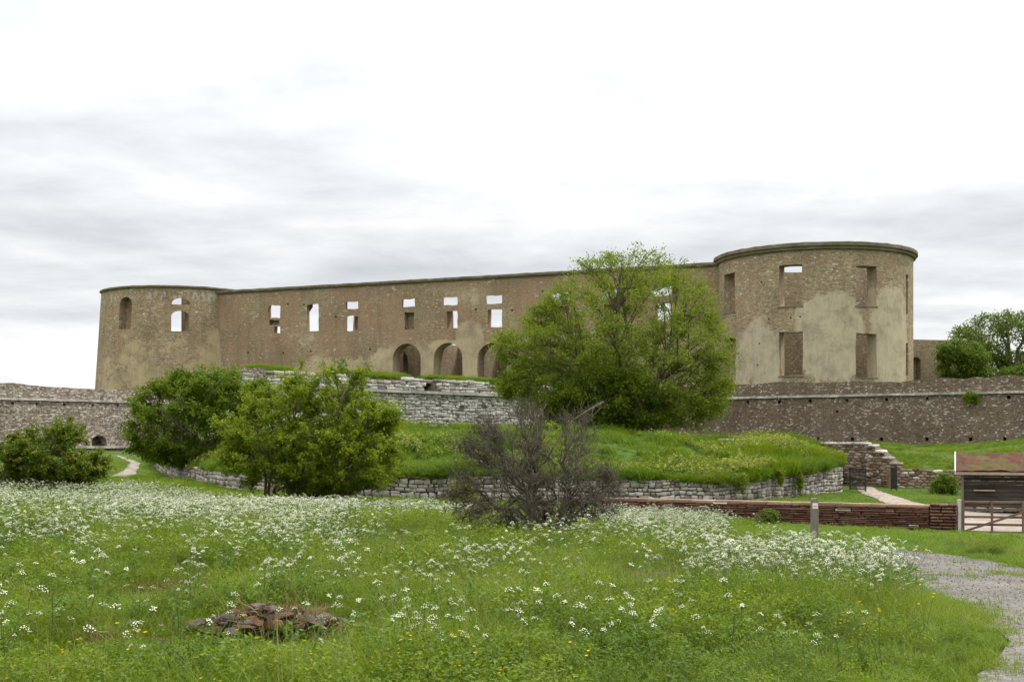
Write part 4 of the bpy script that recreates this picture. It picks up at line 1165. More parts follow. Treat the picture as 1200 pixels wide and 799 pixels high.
# ---- hierarchical tree from a crown outline
def edge_dist(x, z, poly):
    d = np.full(x.shape, 1e9); n = len(poly)
    for i in range(n):
        ax, az = poly[i]; bx, bz = poly[(i + 1) % n]; dx, dz = bx - ax, bz - az
        t = np.clip(((x - ax) * dx + (z - az) * dz) / (dx * dx + dz * dz + 1e-9), 0, 1)
        d = np.minimum(d, np.hypot(x - ax - t * dx, z - az - t * dz))
    return d
def crown_points(poly, Y, depth, n, hollow=0.0, clump=0.0, cs=1.0, seed=0):
    r_ = np.random.default_rng(seed); pw = np.array([tuple(P(a, b, Y))[0::2] for a, b in poly])
    out = np.zeros((0, 3)); lo, hi = pw.min(0), pw.max(0)
    while len(out) < n:
        x = r_.uniform(lo[0], hi[0], n * 3); z = r_.uniform(lo[1], hi[1], n * 3)
        k = in_poly(x, z, pw); x, z = x[k], z[k]
        d = edge_dist(x, z, pw); D = d.max(); f = np.clip(d / D, 0, 1)
        half = depth * np.sqrt(1 - (1 - f) ** 2); t = r_.uniform(-1, 1, x.shape)
        t = np.sign(t) * np.abs(t) ** (1 - hollow * 0.6); y = Y + t * half
        if clump:
            c = (vnoise(x + 0.6 * y, z, cs, seed) + vnoise(y - 0.4 * x, z + 0.3 * x, cs, seed + 7)) / 2
            k = r_.random(x.shape) < np.clip((c - 0.5) * clump * 4 + 0.5, 0.03, 1); x, y, z = x[k], y[k], z[k]
        out = np.vstack([out, np.stack([x, y, z], 1)])
    return out[:n]
def kmeans(p, k, it=6, seed=0):
    r_ = np.random.default_rng(seed); c = p[r_.choice(len(p), min(k, len(p)), replace=False)]
    for _ in range(it):
        lab = ((p[:, None, :] - c[None]) ** 2).sum(-1).argmin(1)
        for j in range(len(c)):
            m = lab == j
            if m.any(): c[j] = p[m].mean(0)
    return c, lab
def bez(a, b, rise, n, wob, r_):
    """from a to b leaving upward"""
    a, b = np.array(a), np.array(b); m = a * 0.5 + b * 0.5; m[2] += rise
    t = np.linspace(0, 1, n)[:, None]; q = (1 - t) ** 2 * a + 2 * t * (1 - t) * m + t ** 2 * b
    q[1:-1] += r_.normal(0, wob, (n - 2, 3)); return q
def leaves_mesh(name, C, size, up=0.35, aspect=0.55, seed=0, outward=None):
    r_ = np.random.default_rng(seed); n = len(C)
    a = r_.normal(0, 1, (n, 3)); a /= np.linalg.norm(a, axis=1)[:, None]
    nr_ = r_.normal(0, 1, (n, 3)); nr_[:, 2] += up * 2.2
    if outward is not None: nr_ += outward
    b = np.cross(nr_, a); b /= np.linalg.norm(b, axis=1)[:, None] + 1e-9
    a = np.cross(b, nr_); a /= np.linalg.norm(a, axis=1)[:, None] + 1e-9
    s = size * r_.uniform(0.65, 1.35, (n, 1))
    V = np.stack([C - a * s, C + b * s * aspect - a * s * 0.1, C + a * s, C - b * s * aspect - a * s * 0.1], 1).reshape(-1, 3)
    return V, np.arange(4 * n)
def tree(name, label, cat, poly, Y, base, depth, nlimb, nbranch, ntwig, nleaf, lsize, mats, hollow=0.35, clump=1.0, cs=1.2, seed=1, trunk_r=0.2, fork=0.25, spread=0.22,
         group=None, stems=1, rise=0.3, leafdrop=0.0, along=True, twig_r=0.008, wob=0.04, twig_len=0.5, jag=0.0, thin=0.0):
    r_ = np.random.default_rng(seed)
    tips = crown_points(poly, Y, depth, ntwig, hollow, clump, cs, seed)
    if jag:                                    # shoots that stand out from the crown
        cc = tips.mean(0); dv = tips - cc; dv /= np.linalg.norm(dv, axis=1)[:, None] + 1e-6; dv[:, 2] += 0.35
        tips = tips + dv * (jag * r_.random((len(tips), 1)) ** 4)
    bx, by = base; bz = BASEZ(bx, by)
    root = empty(name, (bx, by, bz), label, cat, group)
    zt = tips[:, 2].min() + fork * (tips[:, 2].max() - tips[:, 2].min())
    limbs, ll = kmeans(tips, nlimb, 6, seed); mb = MB()
    twig_a, twig_b = [], []
    for s in range(nlimb):
        mine = tips[ll == s]
        if len(mine) < 3: continue
        sx = (s % stems - (stems - 1) / 2) * 0.35
        start = np.array((bx + sx * r_.uniform(.6, 1.4), by + r_.uniform(-.2, .2) * (stems > 1), bz - 0.1))
        fk = np.array((bx + sx * 2 + 0.15 * (limbs[s][0] - bx), by + 0.15 * (limbs[s][1] - by), bz + (zt - bz) * r_.uniform(0.6, 1.0)))
        lim = start * 0.3 + limbs[s] * 0.7 if limbs[s][2] > fk[2] else limbs[s] * 0.6 + fk * 0.4
        q1 = bez(start, fk, 0.0, 5, wob, r_); q2 = bez(fk, limbs[s], rise, 7, wob * 1.5, r_)
        q = np.vstack([q1, q2[1:]]); rr = np.linspace(trunk_r, trunk_r * 0.28, len(q))
        mb.tube(q, rr, 6)
        nb_ = max(2, int(nbranch * len(mine) / ntwig)); bc, bl = kmeans(mine, nb_, 4, seed + s)
        for j in range(len(bc)):
            mm = mine[bl == j]
            if not len(mm): continue
            t = r_.uniform(0.35, 0.95); k = 4 + t * (len(q2) - 1); k0 = int(min(k, len(q) - 2)); st = q[k0] + (q[k0 + 1] - q[k0]) * (k - k0)
            qb = bez(st, bc[j], rise * 0.5, 6, wob, r_); mb.tube(qb, np.linspace(trunk_r * 0.22, trunk_r * 0.07, 6), 4)
            for tp in mm:
                kk = r_.uniform(1.5, 5); k1 = int(min(kk, 4)); sp = qb[k1] + (qb[k1 + 1] - qb[k1]) * (kk - k1)
                v = tp - sp; L_ = np.linalg.norm(v)
                mb.tube(bez(sp, tp, 0.08 * L_, 4, wob * 0.5, r_), np.linspace(max(twig_r * 1.6, trunk_r * 0.05), twig_r * 0.6, 4), 3, cap=False)
                twig_a.append(sp); twig_b.append(tp)
    mb.build('trunk', mats[0], root, smooth=True)
    if nleaf:
        A = np.array(twig_a); B = np.array(twig_b); i = r_.integers(0, len(A), nleaf)
        t = r_.uniform(0.35, 1.12, (nleaf, 1)) if along else np.ones((nleaf, 1))
        L_ = np.linalg.norm(B - A, axis=1)
        t = 1.08 - (1.08 - np.maximum(0.3, 1 - twig_len / np.maximum(L_[i], 0.1))[:, None]) * r_.random((nleaf, 1)) ** 1.3
        C = A[i] + (B[i] - A[i]) * t + r_.normal(0, 1, (nleaf, 3)) * spread * np.array((1, 1, 0.75))
        C[:, 2] -= leafdrop * r_.random(nleaf)
        tone = np.clip(0.3 * r_.random(nleaf) + 0.7 * r_.random(len(A))[i], 0, 1)
        if thin:                               # lighter foliage on the upper crown
            zr_ = (C[:, 2] - C[:, 2].min()) / (C[:, 2].max() - C[:, 2].min()); kp = r_.random(nleaf) > thin * sstep(0.35, 0.75, zr_); C, tone = C[kp], tone[kp]
        V, fi = leaves_mesh(name, C, lsize, up=0.6, seed=seed)
        link('crown', np_mesh('crown', V, fi, 4, False, tone), mats[1], root)
    return root
def BASEZ(x, y):
    return _basez[0] if _basez[0] is not None else g1(x, y)
_basez = [None]
M_bark = simple('grey brown bark', (0.12, 0.095, 0.07), 0.4, 6.0, bump=0.6)
M_bark2 = simple('pale bark', (0.2, 0.15, 0.11), 0.4, 6.0, bump=0.6)
M_leaf_elm = leafy('elm leaves', [(0.085, 0.13, 0.008), (0.15, 0.21, 0.012), (0.215, 0.28, 0.018), (0.125, 0.18, 0.010)], 0.45)
M_leaf_haw = leafy('hawthorn leaves', [(0.075, 0.12, 0.006), (0.145, 0.205, 0.008), (0.225, 0.285, 0.013), (0.105, 0.16, 0.007)], 0.44)
M_leaf_dark = leafy('dark bush leaves', [(0.06, 0.105, 0.007), (0.115, 0.178, 0.009), (0.18, 0.245, 0.013)], 0.42)
M_leaf_far = leafy('far tree leaves', [(0.06, 0.10, 0.012), (0.10, 0.16, 0.015), (0.15, 0.215, 0.02)], 0.40)
M_leaf_lil = leafy('bronze tipped leaves', [(0.05, 0.09, 0.008), (0.10, 0.155, 0.010), (0.155, 0.20, 0.014), (0.18, 0.15, 0.02)], 0.38)
# the big spreading tree before the castle
elm = [(745, 292), (775, 296), (800, 312), (822, 330), (842, 352), (850, 390), (866, 410), (862, 440), (850, 480), (835, 500), (760, 506), (700, 504), (640, 500), (606, 480),
       (580, 455), (590, 430), (576, 412), (582, 396), (605, 378), (628, 352), (648, 330), (672, 312), (700, 303), (722, 295)]
_basez[0] = P(738, 506, 72).z - 0.3
tree('spreading_tree', 'large light green tree spreading in front of the castle facade', 'tree', elm, 75.5, XY(738, 75.5), 6.0, 18, 260, 3000, 140000, 0.072, (M_bark, M_leaf_elm), seed=3,
     trunk_r=0.24, fork=0.2, spread=0.18, hollow=0.1, clump=0.75, cs=0.9, stems=3, rise=0.9, twig_len=1.3, jag=0.4, thin=0.10)
# dense dark lower skirt of the same stand: an elder bush at its foot
sk_ = [(640, 470), (680, 440), (730, 430), (770, 450), (790, 480), (780, 506), (640, 506)]
tree('elder_bush', 'dark dense bush around the foot of the large spreading tree', 'bush', sk_, 74.0, XY(715, 74.0), 2.5, 8, 60, 500, 16000, 0.085, (M_bark, M_leaf_dark), seed=8, trunk_r=0.08, stems=3, spread=0.2)
# bush on the bank, left
bl_ = [(158, 470), (170, 452), (196, 447), (230, 437), (262, 433), (285, 438), (305, 446), (318, 470), (312, 500), (290, 520), (258, 538), (215, 545), (185, 540), (160, 528), (150, 505), (163, 490)]
_basez[0] = P(240, 540, 65.5).z - 0.5
tree('broad_bush', 'broad dark green bush growing over the far end of the retaining wall', 'bush', bl_, 65.5, XY(235, 65.5), 3.4, 16, 190, 1600, 72000, 0.075, (M_bark, M_leaf_dark), seed=5, trunk_r=0.12,
     fork=0.1, spread=0.13, hollow=0.5, clump=1.2, cs=0.9, stems=4, rise=0.3, twig_len=0.8, jag=0.5)
_basez[0] = None
# hawthorn in the middle left
hw = [(268, 520), (262, 498), (290, 478), (312, 458), (335, 450), (350, 436), (372, 444), (392, 428), (408, 440), (432, 436), (425, 462), (448, 478), (470, 484), (458, 506), (474, 540), (462, 562),
      (440, 572), (400, 578), (370, 586), (330, 578), (300, 574), (276, 560), (262, 542)]
tree('hawthorn_tree', 'bright green hawthorn standing in front of the pale wall among white flowers', 'tree', hw, 47, XY(362, 47), 3.0, 20, 240, 1500, 88000, 0.058, (M_bark, M_leaf_haw), seed=6,
     trunk_r=0.09, fork=0.1, spread=0.08, hollow=0.3, clump=1.3, cs=0.55, stems=5, rise=0.25, twig_len=0.7, jag=0.6)
# bush at left edge
lb = [(-40, 560), (-40, 530), (0, 528), (20, 508), (42, 498), (62, 500), (78, 494), (98, 506), (108, 520), (122, 538), (120, 556), (100, 570), (50, 574), (0, 572)]
tree('bronze_bush', 'dark bush with bronze tinged leaves at the left edge of the meadow', 'bush', lb, 43, XY(45, 43), 1.8, 12, 120, 900, 42000, 0.054, (M_bark, M_leaf_lil), seed=9,
     trunk_r=0.06, fork=0.1, spread=0.07, hollow=0.4, clump=1.2, cs=0.55, stems=5, rise=0.2, twig_len=0.6, jag=0.4)
# far trees right
_basez[0] = TERR
ft = [(1116, 392), (1130, 378), (1150, 370), (1175, 366), (1205, 368), (1240, 372), (1268, 395), (1270, 430), (1225, 440), (1170, 436), (1150, 420), (1132, 412)]
tree('far_tree', 'open crowned tree showing sky through its branches behind the rampart', 'tree', ft, 124, XY(1186, 124), 5.0, 14, 120, 900, 15000, 0.13, (M_bark, M_leaf_far), seed=12,
     trunk_r=0.28, fork=0.15, spread=0.28, hollow=0.2, clump=1.2, cs=1.4, rise=0.8)
fb = [(1102, 425), (1100, 404), (1112, 396), (1130, 400), (1150, 402), (1160, 420), (1158, 446), (1102, 446)]
tree('round_bush', 'rounded dense dark bush beside the curtain wall behind the rampart', 'bush', fb, 118, XY(1130, 118), 2.6, 8, 60, 500, 16000, 0.11, (M_bark, M_leaf_far), seed=13, trunk_r=0.12, spread=0.22, stems=3)
fb2 = [(1150, 446), (1152, 428), (1175, 432), (1215, 426), (1215, 446)]
tree('low_bush', 'low dark bush under the open crowned tree behind the rampart', 'bush', fb2, 116, XY(1185, 116), 1.2, 6, 30, 200, 5000, 0.11, (M_bark, M_leaf_far), seed=14, trunk_r=0.06, spread=0.2, stems=3)
# shrub growing from the rampart face, shrub by the shelter
uW = LR.u(1137); cW = LR(uW, -0.1, 0); _basez[0] = P(1137, 470, cW[1]).z
wsb = [(1127, 466), (1130, 460), (1140, 459), (1147, 463), (1146, 471), (1136, 474), (1128, 471)]
tree('wall_shrub', 'small green shrub rooted in the face of the dark rampart', 'shrub', wsb, cW[1] - 0.25, (cW[0], cW[1] - 0.1), 0.4, 4, 16, 80, 1500, 0.06, (M_bark, M_leaf_haw), seed=15, trunk_r=0.03, spread=0.08, fork=0.1)
_basez[0] = None
ssb = [(1092, 578), (1094, 562), (1104, 554), (1118, 552), (1122, 568), (1120, 580)]
tree('shelter_shrub', 'dark leafy shrub between the low stone wall and the shelter', 'shrub', ssb, 62.5, XY(1108, 62.5), 0.6, 5, 30, 200, 4500, 0.05, (M_bark, M_leaf_dark), seed=16, trunk_r=0.03, spread=0.1, stems=3)
bsb = [(884, 612), (887, 602), (898, 597), (910, 600), (913, 612), (906, 618), (890, 618)]
tree('nettle_clump', 'small dark leafy clump against the red brick wall', 'shrub', bsb, 44.6, XY(898, 44.6), 0.35, 5, 24, 140, 2600, 0.035, (M_bark, M_leaf_dark), seed=17, trunk_r=0.02, spread=0.06, stems=3)
# yellow green shrub half behind the bare tree
ysb = [(530, 590), (528, 568), (536, 556), (552, 560), (560, 578), (556, 596)]
tree('yellow_shrub', 'yellow green shrub against the pale wall beside the bare tree', 'shrub', ysb, 45.5, XY(545, 45.5), 0.6, 5, 30, 220, 5000, 0.04, (M_bark, leafy('yellow leaves', [(0.13, 0.14, 0.02), (0.21, 0.22, 0.03)], 0.35)), seed=18, trunk_r=0.03, spread=0.1, stems=3)
# creeping plants over the retaining wall
for i, (px, py, Yc, w_, h_) in enumerate(((868, 566, 55.2, 9, 24), (937, 565, 59.2, 4, 30), (914, 560, 57.6, 3, 18))):
    pl = [(px - w_, py), (px - w_ * .5, py - h_ * .5), (px + w_ * .6, py - h_ * .5), (px + w_, py), (px + w_ * .4, py + h_ * .5), (px - w_ * .5, py + h_ * .4)]
    tree('creeper', ['broad', 'narrow', 'thin short'][i] + ' green creeper hanging over the pale wall toward the passage', 'creeper', pl, Yc - 0.25, XY(px, Yc - 0.2), 0.12, 4, 20, 90, 900, 0.045, (M_bark, M_leaf_haw), seed=20 + i, trunk_r=0.012, spread=0.07, stems=2)

# ---- the bare tree in the meadow
def bare_tree():
    Y = 20.6; r_ = np.random.default_rng(77)
    poly = [(512, 612), (525, 590), (505, 585), (528, 545), (522, 512), (548, 500), (556, 480), (585, 488), (598, 466), (625, 462), (640, 474), (665, 470), (700, 466), (712, 462), (690, 490), (716, 505), (706, 530),
            (735, 555), (742, 590), (722, 618), (700, 606), (670, 632), (640, 628), (600, 642), (560, 626)]
    n = 1000
    tips = crown_points(poly, Y, 1.3, n, -0.4, 0.45, 0.4, 5)
    bx, by = XY(640, Y); bz = g1(bx, by)
    root = empty('bare_tree', (bx, by, bz), 'leafless grey thorn tree with tangled twigs in the flower meadow', 'tree')
    limbs, ll = kmeans(tips, 24, 6, 4)
    trunk, tw = MB(), MB(); stems = [(626, 0.0), (636, 0.15), (655, -0.2)]
    for s in range(len(limbs)):
        mine = tips[ll == s]; c = limbs[s]
        if len(mine) < 4: continue
        sp = min(stems, key=lambda q: abs(XY(q[0], Y)[0] - (c[0] * 0.75 + bx * 0.25)))
        st = np.array((XY(sp[0], Y)[0], Y + sp[1], 0)); st[2] = g1(st[0], st[1]) - 0.1
        fk = np.array((st[0] * 0.88 + c[0] * 0.12 + r_.normal(0, .04), st[1] * 0.9 + c[1] * 0.1, st[2] + 0.45 + 0.45 * r_.random()))
        q1 = bez(st, fk, 0, 5, 0.05, r_); q2 = bez(fk, c, 0.12, 9, 0.075, r_); q = np.vstack([q1, q2[1:]])
        trunk.tube(q, np.concatenate([np.linspace(0.05, 0.03, 5), np.linspace(0.026, 0.009, len(q) - 5)]), 6)
        bc, bl = kmeans(mine, max(3, len(mine) // 8), 4, s)
        for j in range(len(bc)):
            mm = mine[bl == j]
            if not len(mm): continue
            k = 4 + r_.uniform(0.25, 1.0) * 7; k0 = int(min(k, len(q) - 2)); sp_ = q[k0] + (q[k0 + 1] - q[k0]) * (k - k0)
            qb = bez(sp_, bc[j], 0.06, 7, 0.06, r_); trunk.tube(qb, np.linspace(0.012, 0.006, 7), 4)
            for tp in mm:
                kk = r_.uniform(0.8, 6); k1 = int(min(kk, 5)); a = qb[k1] + (qb[k1 + 1] - qb[k1]) * (kk - k1)
                qt = bez(a, tp, 0.03, 6, 0.045, r_); tw.tube(qt, np.linspace(0.0056, 0.003, 6), 3, cap=False)
                for _ in range(5):                     # spurs and thorns
                    kq = r_.uniform(0.3, 5); kf = int(min(kq, 4)); b_ = qt[kf] + (qt[kf + 1] - qt[kf]) * (kq - kf)
                    d = r_.normal(0, 1, 3) + (qt[-1] - qt[0]) * 0.8; d /= np.linalg.norm(d); l = r_.uniform(0.05, 0.24)
                    e = b_ + d * l; m_ = (b_ + e) / 2 + r_.normal(0, 0.02, 3)
                    tw.tube([b_, m_, e], [0.0042, 0.0036, 0.0024], 3, cap=False)
    M_b = simple('grey thorn bark', (0.10, 0.085, 0.06), 0.35, 8.0, alt=(0.20, 0.185, 0.14), altamt=0.4, bump=0.5)
    M_t = simple('grey brown twigs', (0.092, 0.078, 0.053), 0.3, 6.0, alt=(0.2, 0.18, 0.13), altamt=0.3, bump=0)
    trunk.build('trunk', M_b, root, smooth=True); tw.build('twigs', M_t, root, smooth=True)
    # long pale dead limbs rising from the crown
    M_dead = simple('bleached dead wood', (0.19, 0.165, 0.13), 0.3, 8.0)
    for pts, r0 in (([(640, 540), (655, 512), (672, 492), (690, 480), (708, 470)], 0.016), ([(625, 510), (632, 488), (640, 474)], 0.009), ([(600, 530), (596, 505), (588, 482)], 0.009), ([(650, 560), (690, 534), (716, 518)], 0.011)):
        q = [P(a, b, Y - 0.2) + Vector((0, random.uniform(-.1, .1), 0)) for a, b in pts]; MB().tube(q, np.linspace(r0, r0 * .3, len(q)), 5).build('dead_limb', M_dead, root, smooth=True)
bare_tree()

# ================================================================== meadow plants (scattered as stuff)
def scatter(name, P3, rot, scl, idx, protos, label, cat):
    me = bpy.data.meshes.new(name); me.vertices.add(len(P3)); me.vertices.foreach_set('co', np.asarray(P3, np.float32).ravel())
    a = me.attributes.new('rot', 'FLOAT_VECTOR', 'POINT'); a.data.foreach_set('vector', np.asarray(rot, np.float32).ravel())
    a = me.attributes.new('scl', 'FLOAT_VECTOR', 'POINT'); a.data.foreach_set('vector', np.asarray(scl, np.float32).ravel())
    a = me.attributes.new('pick', 'INT', 'POINT'); a.data.foreach_set('value', np.asarray(idx, np.int32))
    o = bpy.data.objects.new(name, me); COL.objects.link(o); tag(o, label, cat, kind='stuff')
    c = bpy.data.collections.new(name + '_sources')
    for q in protos: c.objects.link(q)
    ng = bpy.data.node_groups.new(name, 'GeometryNodeTree')
    ng.interface.new_socket('Geometry', in_out='INPUT', socket_type='NodeSocketGeometry'); ng.interface.new_socket('Geometry', in_out='OUTPUT', socket_type='NodeSocketGeometry')
    N, L = ng.nodes, ng.links
    gi, go = N.new('NodeGroupInput'), N.new('NodeGroupOutput'); ip = N.new('GeometryNodeInstanceOnPoints'); ci = N.new('GeometryNodeCollectionInfo')
    ci.inputs['Collection'].default_value = c; ci.inputs['Separate Children'].default_value = True; ci.inputs['Reset Children'].default_value = True
    def na(nm, ty):
        x = N.new('GeometryNodeInputNamedAttribute'); x.data_type = ty; x.inputs[0].default_value = nm; return x.outputs[0]
    er = N.new('FunctionNodeEulerToRotation')
    L.new(na('rot', 'FLOAT_VECTOR'), er.inputs[0]); L.new(er.outputs[0], ip.inputs['Rotation'])
    L.new(na('scl', 'FLOAT_VECTOR'), ip.inputs['Scale']); L.new(na('pick', 'INT'), ip.inputs['Instance Index'])
    ip.inputs['Pick Instance'].default_value = True
    L.new(gi.outputs[0], ip.inputs['Points']); L.new(ci.outputs[0], ip.inputs['Instance']); L.new(ip.outputs[0], go.inputs[0])
    m = o.modifiers.new('scatter', 'NODES'); m.node_group = ng
    return o
def proto(name, me, mats):
    for m in mats: me.materials.append(m)
    return bpy.data.objects.new(name, me)
def blades(nb, rad, h0, h1, wd, lean, seed, seg=3):
    """a tuft of bent grass blades (quads narrowing to the tip)"""
    r_ = np.random.default_rng(seed); V, Fq, A = [], [], []
    for _ in range(nb):
        a = r_.uniform(0, 6.283); rr = rad * math.sqrt(r_.random()); x, y = rr * math.cos(a), rr * math.sin(a)
        h = r_.uniform(h0, h1); d = r_.uniform(0, 6.283); ln = h * lean * r_.uniform(0.3, 1.3); w_ = wd * r_.uniform(.7, 1.3); tx, ty = -math.sin(d), math.cos(d)
        b = len(V); tone = r_.random()
        for s in range(seg + 1):
            t = s / seg; cx = x + math.cos(d) * ln * t * t; cy = y + math.sin(d) * ln * t * t; cz = h * (t - 0.22 * t * t * min(lean, 1)); ww = w_ * (1 - t) ** 0.7 * .5 + 0.0004
            V += [(cx - tx * ww, cy - ty * ww, cz), (cx + tx * ww, cy + ty * ww, cz)]
        for s in range(seg): Fq.append((b + 2 * s, b + 2 * s + 1, b + 2 * s + 3, b + 2 * s + 2)); A.append(tone)
    return np_mesh('tuft', np.array(V), np.array(Fq), 4, True, A)
GC = [(0.034, 0.075, 0.003), (0.10, 0.172, 0.004), (0.165, 0.25, 0.006), (0.26, 0.315, 0.013)]
M_grass = leafy('meadow grass', GC, 0.42, 0.5, (0.22, 0.27, 0.012), 'both', 0.5, 0.3)
M_lawn = leafy('short turf grass', [(0.095, 0.175, 0.010), (0.135, 0.23, 0.013), (0.18, 0.27, 0.018)], 0.38, 0.5, (0.23, 0.255, 0.04), 'both', 0.5, 0.5)
M_straw = leafy('dry grass', [(0.24, 0.20, 0.09), (0.33, 0.28, 0.14)], 0.3, use='both')
M_weed = leafy('broad weed leaves', [(0.034, 0.076, 0.004), (0.105, 0.172, 0.006), (0.205, 0.272, 0.011)], 0.40, 0.5, (0.20, 0.27, 0.014), use='both', pscale=0.6)
grass_p = [proto('a%d_tuft' % i, blades(50, 0.17, 0.14, 0.44, 0.006, 0.75, 100 + i), [M_grass]) for i in range(4)]
grass_p += [proto('b%d_tuft' % i, blades(34, 0.16, 0.10, 0.24, 0.009, 0.9, 120 + i), [M_grass]) for i in range(2)]
grass_p += [proto('c0_straw', blades(14, 0.14, 0.25, 0.5, 0.005, 0.6, 140), [M_straw])]
M_stalk = leafy('grass stalks', [(0.16, 0.20, 0.05), (0.27, 0.27, 0.10)], 0.3, use='both')
grass_p += [proto('c1_stalk', blades(8, 0.16, 0.4, 0.72, 0.0042, 0.35, 141), [M_stalk])]
far_p = [proto('d%d_tuft' % i, blades(46, 0.32, 0.18, 0.46, 0.022, 0.7, 150 + i, 2), [M_grass]) for i in range(4)]
lawn_p = [proto('e%d_tuft' % i, blades(60, 0.26, 0.04, 0.11, 0.011, 0.9, 170 + i, 2), [M_lawn]) for i in range(3)]
def weed_mesh(nl, rad, h, ls, seed, ferny=False):
    """leaf rosette; ferny = divided cow parsley leaf"""
    r_ = np.random.default_rng(seed); C, S = [], []
    for _ in range(nl):
        a = r_.uniform(0, 6.283); l = rad * r_.uniform(.5, 1.1); hh = h * r_.uniform(.45, 1.1); n = 26 if ferny else 7
        for k in range(n):
            t = (k + 1) / n; sd = (-1) ** k * ls * (3.6 if ferny else 0.8) * (1.1 - t) * r_.uniform(.5, 1.2)
            C.append((math.cos(a) * l * t - math.sin(a) * sd, math.sin(a) * l * t + math.cos(a) * sd, hh * math.sin(t * 2.3) * 0.95 + r_.normal(0, .012)))
    C = np.array(C); V, fi = leaves_mesh('w', C, ls, 0.9, 0.45, seed); return np_mesh('weed', V, fi, 4, False, r_.random(len(C)))
weed_p = [proto('f%d_weed' % i, weed_mesh(20, 0.20, 0.24, 0.026, 200 + i), [M_weed]) for i in range(3)] + [proto('g%d_weed' % i, weed_mesh(26, 0.28, 0.36, 0.0135, 210 + i, True), [M_weed]) for i in range(3)]

# image-space helpers for the plant masks
def proj_px(x, y): return x / y * F + 600
BARE = [(-1.95, 9.9, 0.85, 0.48), (-3.6, 12.7, 0.6, 0.25), (-1.87, 19.0, 0.55, 0.7), (1.75, 14.6, 0.62, 0.75), (-6.3, 16.6, 0.6, 0.35), (-3.2, 9.25, 0.22, 0.12), (-2.75, 9.4, 0.18, 0.12), (1.0, 21.5, 0.8, 0.6), (-0.6, 20.5, 0.7, 0.5)]
def bare(x, y):
    b = np.zeros(x.shape)
    for (cx, cy, rx, ry) in BARE: b = np.maximum(b, np.exp(-(((x - cx) / rx) ** 2 + ((y - cy) / ry) ** 2) ** 1.5))
    return b
def front_bare(x, y):
    b = np.zeros(x.shape)
    for (cx, cy, rx, ry) in BARE: b = np.maximum(b, np.exp(-(((x - cx) / (rx * 1.3)) ** 2 + ((y - cy + 0.9) / (ry + 1.0)) ** 2) ** 2))
    return b
TRK = TRACK
# grass strips inside the track and fraying at its edge
def on_path(x, y): return in_poly(x, y, TRK) | in_poly(x, y, GATEP) | in_poly(x, y, FOOT)
def lawn_mask(x, y):
    """1 on the mown grass around the wall and inside the gate"""
    px = proj_px(x, y)
    l = sstep(845, 905, px) * sstep(23.5, 26, y) + sstep(45, 47.5, y) * sstep(640, 700, px) + sstep(60, 64, y) * sstep(260, 180, px) * sstep(60, 110, px)
    return np.clip(l, 0, 1)
brick_y = lambda px: np.interp(px, [700, 1121], [48.7, 43.0])
def sample(n, y0, y1, px0, px1):
    """uniform per ground area inside a wedge of the view"""
    y = np.sqrt(rng.uniform(y0 ** 2, y1 ** 2, n)); px = rng.uniform(px0, px1, n); return (px - 600) / F * y, y
def keep_ground(x, y):
    k = in_front(x, y) & ~on_path(x, y)
    px = proj_px(x, y)
    k &= ~((px > 700) & (px < 1122) & (np.abs(y - brick_y(px)) < 0.5))
    k &= ~((px > 1110) & (y > 53.8) & (y < 57.5))
    return k
def rots(n, tilt=0.16): return np.stack([rng.normal(0, tilt, n), rng.normal(0, tilt, n), rng.uniform(0, 6.283, n)], 1)
PT, RT, ST, ID = [], [], [], []
for (n, y0, y1, pid, smin, smax) in ((20500, 5.8, 15, (0, 1, 2, 3, 4, 5, 6, 7), 0.34, 0.92), (27500, 14, 27, (0, 1, 2, 3, 4, 5, 6, 7), 0.45, 1.0)):
    x, y = sample(n, y0, y1, -100, 1420)
    hgt = vnoise(x, y, 1.1) * 0.6 + vnoise(x, y, 3.5, 4, 2) * 0.7
    k = keep_ground(x, y) & (rng.random(n) > bare(x, y) * 0.95) & (rng.random(n) > lawn_mask(x, y)); x, y, hgt = x[k], y[k], hgt[k]; m = len(x)
    px = proj_px(x, y)
    edge = sstep(1060, 1180, px) * sstep(20, 8, y)
    s = rng.uniform(smin, smax, m) * (0.25 + 1.25 * hgt) * (1 - 0.5 * edge) * (1 - 0.78 * front_bare(x, y))
    s = s * (1 - 0.85 * np.exp(-np.maximum(edge_dist(x, y, TRK), 0) / 0.7))
    PT.append(np.stack([x, y, G(x, y) - 0.01], 1)); RT.append(rots(m)); ST.append(np.stack([s * 0.4 + 0.6, s * 0.4 + 0.6, s], 1))
    pr = np.array([0.2, 0.2, 0.2, 0.2, 0.09, 0.08, 0.03, 0.07]); ID.append(rng.choice(pid, m, p=pr / pr.sum()))
scatter('meadow_grass', np.vstack(PT), np.vstack(RT), np.vstack(ST), np.concatenate(ID), grass_p, 'long green grass of the flower meadow', 'grass')
x, y = sample(17000, 26, 62, -40, 1240); k = keep_ground(x, y) & (rng.random(len(x)) > lawn_mask(x, y) * 1.05); x, y = x[k], y[k]; m = len(x)
s = rng.uniform(0.45, 0.85, m) * (0.6 + 0.6 * vnoise(x, y, 3.0))
scatter('far_meadow_grass', np.stack([x, y, G(x, y) - 0.02], 1), rots(m), np.stack([s, s, s], 1), rng.integers(0, 4, m), far_p, 'grass of the meadow further off toward the pale wall', 'grass')
x, y = sample(26000, 23, 90, 60, 1420); k = keep_ground(x, y) & (rng.random(len(x)) < lawn_mask(x, y)); x, y = x[k], y[k]; m = len(x); s = rng.uniform(0.8, 1.5, m)
scatter('lawn_grass', np.stack([x, y, G(x, y) - 0.01], 1), rots(m), np.stack([s, s, s * rng.uniform(.6, 1.3, m)], 1), rng.integers(0, 3, m), lawn_p, 'short mown grass around the brick wall', 'grass')
